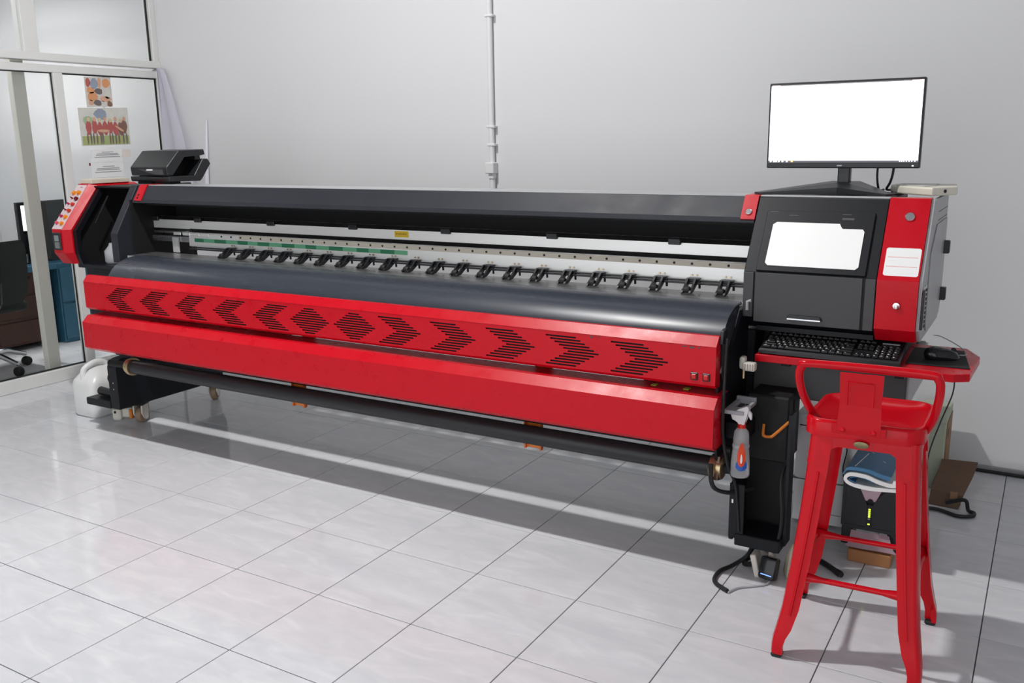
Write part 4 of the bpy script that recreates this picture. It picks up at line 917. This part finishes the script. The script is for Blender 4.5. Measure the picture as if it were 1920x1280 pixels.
# ================================================================== THINGS ON THE FLOOR
# jerrycan at the left leg
jc = thing('jerrycan', (0.52, 0.27, 0), 'white plastic jerrycan on the floor beside the left printer leg', 'jerrycan')
JX, JY = 0.545, 0.285
def jr(wx, wy, z, r=.03, dx=0, dy=0): return [(JX+dx+x, JY+dy+y, z) for x, y in [(px*1.0, py*1.0) for px, py in rrect(wx, wy, r, 5)]]
b = BM(); loft(b, [jr(.185, .29, 0.0), jr(.205, .31, .012, .04), jr(.21, .315, .06, .045), jr(.21, .315, .19, .045), jr(.20, .30, .215, .05), jr(.15, .25, .25, .055), jr(.09, .19, .272, .04), jr(.05, .12, .28, .02)])
obj('can_body', b, M_JUG, jc, smooth=True, angle=60)
b = BM(); tube(b, catmull([(JX, JY-.13, .22), (JX-.005, JY-.12, .275), (JX, JY-.06, .305), (JX, JY+.0, .30), (JX, JY+.04, .265)], 6), .017, 10); obj('can_handle', b, M_JUG, jc, smooth=True)
obj('can_cap', lt([(.024, 0), (.024, .03), (.021, .035), (0, .035)], T(JX+.03, JY+.09, .265), 16), M_JUG, jc, smooth=True)
j2 = thing('bottle', (0.66, 0.36, 0), 'small white bottle standing behind the jerrycan', 'bottle')
obj('bottle_body', lt([(0, 0), (.055, 0), (.06, .01), (.06, .25), (.055, .29), (.035, .33), (.022, .345), (.022, .36), (0, .36)], T(0.725, 0.36, 0), 20), M_JUG, j2, smooth=True)
obj('bottle_cap', lt([(.026, 0), (.026, .035), (.022, .04), (0, .04)], T(0.725, 0.36, .358), 16), M_CASTW, j2, smooth=True)

# white appliance behind the leg
wt = thing('white_appliance', (4.57, 0.75, 0), 'tall white appliance with a seam line, behind the stool', 'appliance')
b = BM(); loft(b, [[(x+4.570, y+.78, z) for x, y in rrect(.205, .34, r, 4)] for z, r in ((0.012, .02), (.02, .028), (.185, .028), (.187, .026), (.190, .026), (.192, .028), (.44, .028), (.455, .02))])
obj('casing', b, M_TOWER, wt, smooth=True, angle=40)
obj('seam_line', bx(4.466, 4.674, .608, .952, .1865, .1905, .0), mat('seam_grey', (0.12, 0.12, 0.12), 0.6), wt)
obj('blue_tab', bx(4.652, 4.668, .6065, .6105, .40, .445), M_BLUE, wt)
obj('print_line', bx(4.62, 4.66, .6085, .6105, .055, .058), M_GREYINK, wt)
obj('slot', bx(4.485, 4.51, .6085, .6105, .41, .414), M_INK, wt)
for x in (4.50, 4.64): obj('appliance_foot', bx(x-.015, x+.015, .66, .92, 0, .014), M_RUBBER, wt)

# black boxy device with green lights, on a wooden block
bk = obj('wooden_block', bx(4.738, 4.886, 0.350, 0.50, 0.0, 0.048, 0.003), M_BLOCK); tag(bk, 'tan wooden block on the floor under the pink paper', 'block')
pp = thing('pink_paper', (4.80, 0.33, 0.05), 'pink paper sheet draped over the wooden block under black device', 'paper')
b = BM(); rws = [(0.345, .060, 4.728, 4.905), (0.35, .072, 4.737, 4.893), (0.362, .095, 4.740, 4.88), (0.372, .115, 4.742, 4.872)]
g = [[b.verts.new((xa + (xb-xa)*k/6, y - .004*math.sin(k), z)) for k in range(7)] for y, z, xa, xb in rws]
for r0, r1 in zip(g, g[1:]):
    for k in range(6): b.faces.new((r0[k], r0[k+1], r1[k+1], r1[k]))
bmesh.ops.solidify(b, geom=b.faces[:], thickness=0.001); obj('sheet', b, M_PINKPAPER, pp)
ub = thing('power_unit', (4.80, 0.52, 0.049), 'black power unit with a column of green lights, behind the stool', 'power unit')
UY = 0.375
b = BM(); loft(b, [[(x, y, z) for x, y in ((4.715, UY), (4.885, UY), (4.905, UY+.02), (4.905, .70), (4.70, .70), (4.70, UY+.02))] for z in (.120, .300)]); obj('casing', b, M_BLKPL, ub)
obj('foot_side', prism([(4.705, .049), (4.735, .049), (4.745, .12), (4.705, .12)], XZ, UY+.01, .68, .004), M_BLKPL, ub)
obj('foot_side', prism([(4.872, .049), (4.905, .049), (4.905, .12), (4.862, .12)], XZ, UY+.01, .68, .004), M_BLKPL, ub)
obj('front_wing', prism([(4.715, .135), (4.797, .135), (4.797, .215), (4.785, .235), (4.765, .275), (4.745, .292), (4.715, .295)], XZ, UY-.008, UY, .003), M_BLKPL, ub)
obj('front_wing', prism([(4.803, .135), (4.885, .135), (4.885, .295), (4.86, .292), (4.838, .272), (4.816, .235), (4.803, .215)], XZ, UY-.008, UY, .003), M_BLKPL, ub)
obj('indicator_strip', bx(4.792, 4.812, UY-.010, UY-.006, .135, .225, .001), M_BLKGL, ub)
for k, z in enumerate((.148, .168, .177, .184, .191, .198, .205)): obj('indicator', bx(4.7975, 4.8045, UY-.0115, UY-.0095, z, z+.0045), M_LED if k != 1 else M_GREYINK, ub)
obj('front_knob', lt([(.010, 0), (.010, .004), (0, .006)], axis_m((4.801, UY-.006, .236), (0, -1, 0)), 12), M_DARK, ub)
obj('pink_insert', prism([(4.757, .295), (4.842, .295), (4.818, .236), (4.784, .236)], XZ, UY-.004, UY-.001), M_PINKPAPER, ub)
# folded padded cover on top
fc = thing('folded_cover', (4.80, 0.46, 0.30), 'blue and white padded cover folded on top of the black unit', 'cover')
def fold(r_out, y0, y1):
    pass
out = catmull([(4.895, .312, 0), (4.80, .303, 0), (4.735, .312, 0), (4.715, .335, 0), (4.735, .357, 0), (4.79, .357, 0), (4.83, .345, 0), (4.87, .338, 0), (4.890, .342, 0)], 5)
b = BM(); A = []
for p_, q_ in zip(out, out[1:]): pass
def strip(bm, pts, th, y0, y1):
    n = len(pts); off = []
    for i in range(n):
        a = pts[max(i-1, 0)]; c = pts[min(i+1, n-1)]; d = (c-a).normalized(); off.append((pts[i].x - d.y*th, pts[i].y + d.x*th))
    poly_prism(bm, [(p.x, p.y) for p in pts] + off[::-1], XZ, y0, y1)
strip(b, out, -.012, 0.30, 0.64); obj('white_padding', b, M_WHITEP, fc, smooth=True, angle=50)
top = catmull([(4.712, .345, 0), (4.73, .3655, 0), (4.79, .3665, 0), (4.83, .355, 0), (4.868, .348, 0)], 5)
b = BM(); strip(b, top, .0035, 0.305, 0.64); obj('blue_facing', b, M_BLUE, fc, smooth=True, angle=50)
inn = catmull([(4.755, .324, 0), (4.735, .334, 0), (4.755, .344, 0), (4.79, .342, 0), (4.82, .332, 0)], 5)
b = BM(); strip(b, inn, .002, 0.3005, 0.60); obj('blue_lining', b, M_BLUE, fc, smooth=True, angle=50)
b = BM(); tube(b, [(4.745, 0.34, .3712), (4.765, 0.50, .3718)], .0016, 5); obj('white_print_line', b, M_LABEL, fc)
b = BM(); tube(b, [(4.775, 0.52, .3715), (4.83, 0.46, .3585)], .0012, 5); obj('white_print_line', b, M_LABEL, fc)

# pale green box and brown paper bag by the wall
gb = thing('green_carton', (4.90, 1.40, 0), 'pale green tall carton standing by the back wall', 'carton')
obj('carton_body', bx(4.835, 4.957, 1.255, 1.50, 0.0, 0.33, 0.004), M_GREENBOX, gb)
obj('carton_lid', bx(4.832, 4.960, 1.252, 1.503, 0.30, 0.336, 0.004), M_GREENBOX, gb)
obj('carton_edge', bx(4.957, 4.962, 1.30, 1.50, 0.0, 0.30), M_CARD, gb)
obj('finger_slot', bx(4.9605, 4.9625, 1.33, 1.36, 0.22, 0.26), M_INK, gb)
bg = thing('paper_bag', (5.02, 1.15, 0), 'brown paper bag lying against the wall beside the green carton', 'bag')
b = BM(); loft(b, [[(4.93, 1.06, .0), (5.045, 1.05, .0), (5.05, 1.10, .0), (4.93, 1.12, 0)], [(4.935, 1.08, .06), (5.06, 1.07, .055), (5.06, 1.13, .06), (4.93, 1.15, .06)], [(4.95, 1.17, .11), (5.085, 1.16, .115), (5.085, 1.19, .12), (4.95, 1.20, .12)], [(4.955, 1.22, .150), (5.095, 1.21, .160), (5.095, 1.218, .163), (4.955, 1.228, .153)]])
obj('bag_body', b, M_BAG, bg)
obj('tape_patch', bx(5.012, 5.040, 1.046, 1.052, .045, .075), M_CARD, bg)
cc = BM(); tube(cc, catmull([(4.90, 0.98, .012), (4.98, 0.99, .010), (5.05, 0.96, .009), (5.10, 0.98, .009), (5.108, 1.02, .009), (5.085, 1.035, .012), (5.075, 1.032, .05), (5.05, 1.028, .052), (5.00, 1.025, .030)], 6), .008, 8)
t = obj('power_cable', cc, M_RUBBER, smooth=True); tag(t, 'thick black cable looping in front of the brown paper bag', 'cable')
wc = BM(); tube(wc, catmull([(3.0, 1.578, .010), (4.5, 1.575, .009), (4.95, 1.579, .009), (5.5, 1.570, .009), (6.2, 1.577, .009)], 8), .007, 6)
t = obj('wall_cable', wc, M_RUBBER, smooth=True); tag(t, 'black cable lying along the foot of the back wall', 'cable')
mc = BM(); tube(mc, catmull([(5.045, 0.26, .752), (5.043, 0.25, .70), (5.015, 0.27, .60), (4.985, 0.33, .48), (4.965, 0.45, .36), (4.94, 0.60, .22), (4.92, 0.72, .10)], 6), .0022, 6)
t = obj('mouse_cable', mc, M_RUBBER, smooth=True); tag(t, 'thin black cable hanging from the right end of the red shelf', 'cable')
tc_ = BM(); tube(tc_, catmull([(4.655, .602, .40), (4.67, .598, .34), (4.66, .595, .26), (4.69, .52, .20), (4.70, .46, .16), (4.695, .45, .11)], 6), .0022, 6)
t = obj('thin_wire', tc_, M_RUBBER, smooth=True); tag(t, 'thin black wire hanging down the white appliance', 'wire')

# floor cables, power strip and plugs at the right leg
ps = thing('power_adapter', (4.525, 0.055, 0), 'black power adapter with blue light on the floor by the leg', 'adapter')
R = T(4.530, 0.055, 0.045) @ Matrix.Rotation(math.radians(-12), 4, 'Z') @ Matrix.Rotation(math.radians(-18), 4, 'X')
b = BM(); box(b, -.030, .030, -.022, .022, -.038, .042, .009, 2, M=R); obj('adapter_body', b, M_BLKGL, ps, smooth=True)
b = BM(); box(b, -.018, .022, -.0235, -.0215, -.022, -.019, M=R); obj('blue_light', b, M_BLUELED, ps)
pl = thing('plug_strip', (4.50, 0.10, 0), 'white plug strip standing behind the black adapter', 'plug strip')
b = BM(); box(b, 4.478, 4.500, 0.055, 0.12, 0.0, 0.085, .006, 2); bmesh.ops.rotate(b, cent=(4.49, .09, 0), matrix=Matrix.Rotation(math.radians(-14), 3, 'Y'), verts=b.verts[:]); obj('strip_body', b, M_CASTW, pl)
obj('strip_plug', bx(4.512, 4.532, 0.10, 0.135, 0.0, 0.10, .006, 2), M_CASTW, pl)
rg = BM(); loft(rg, [[(4.605+.036*s*math.cos(a)*(1+.2*math.sin(3*a)), .115+.03*s*math.sin(a), z) for a in [2*PI*k/12 for k in range(12)]] for s, z in ((1, 0), (1.15, .02), (1.0, .07), (.7, .11), (.35, .13))])
t = obj('crumpled_wrap', rg, mat('dirty_white_wrap', (0.50, 0.47, 0.36), 0.6, noise=0.3, nscale=20, bump=0.5, bscale=40), smooth=True); tag(t, 'dirty cream crumpled wrap on the floor behind the adapter', 'wrap')
c1 = BM(); tube(c1, catmull([(4.455, 0.10, .10), (4.43, 0.13, .04), (4.39, 0.09, .010), (4.362, 0.02, .009), (4.372, -0.06, .009), (4.432, -0.105, .009)], 7), .0075, 8)
t = obj('extension_lead', c1, M_RUBBER, smooth=True); tag(t, 'black power cord curling on the floor in front of the leg', 'cord')
c2 = BM(); tube(c2, catmull([(4.436, -0.108, .006), (4.455, -0.06, .005), (4.50, -0.02, .004), (4.53, 0.01, .004), (4.54, 0.035, .01)], 7), .003, 6)
t = obj('grey_wire', c2, M_GREYPL, smooth=True); tag(t, 'thin grey wire from the black cord to the adapter', 'wire')
c3 = BM(); tube(c3, catmull([(4.46, 0.12, .10), (4.44, 0.16, .03), (4.42, 0.16, .012), (4.425, 0.12, .011), (4.47, 0.10, .03)], 7), .009, 8)
t = obj('coiled_cord', c3, M_RUBBER, smooth=True); tag(t, 'short black cord loop under the right leg tray', 'cord')
c4 = BM(); tube(c4, catmull([(4.60, .29, .012), (4.66, .275, .010), (4.71, .235, .010), (4.748, .20, .010)], 6), [.010]*12 + [.010, .010, .011, .012, .012, .012, .010], 8)
t = obj('cable_end', c4, M_RUBBER, smooth=True); tag(t, 'black cable end lying on the floor under the stool', 'cable')
c5 = BM(); tube(c5, catmull([(4.55, .15, .42), (4.545, .10, .36), (4.555, .09, .24), (4.55, .09, .16), (4.535, .07, .10)], 6), .006, 6)
t = obj('leg_cord', c5, M_RUBBER, smooth=True); tag(t, 'black cord hanging down the right printer leg', 'cord')
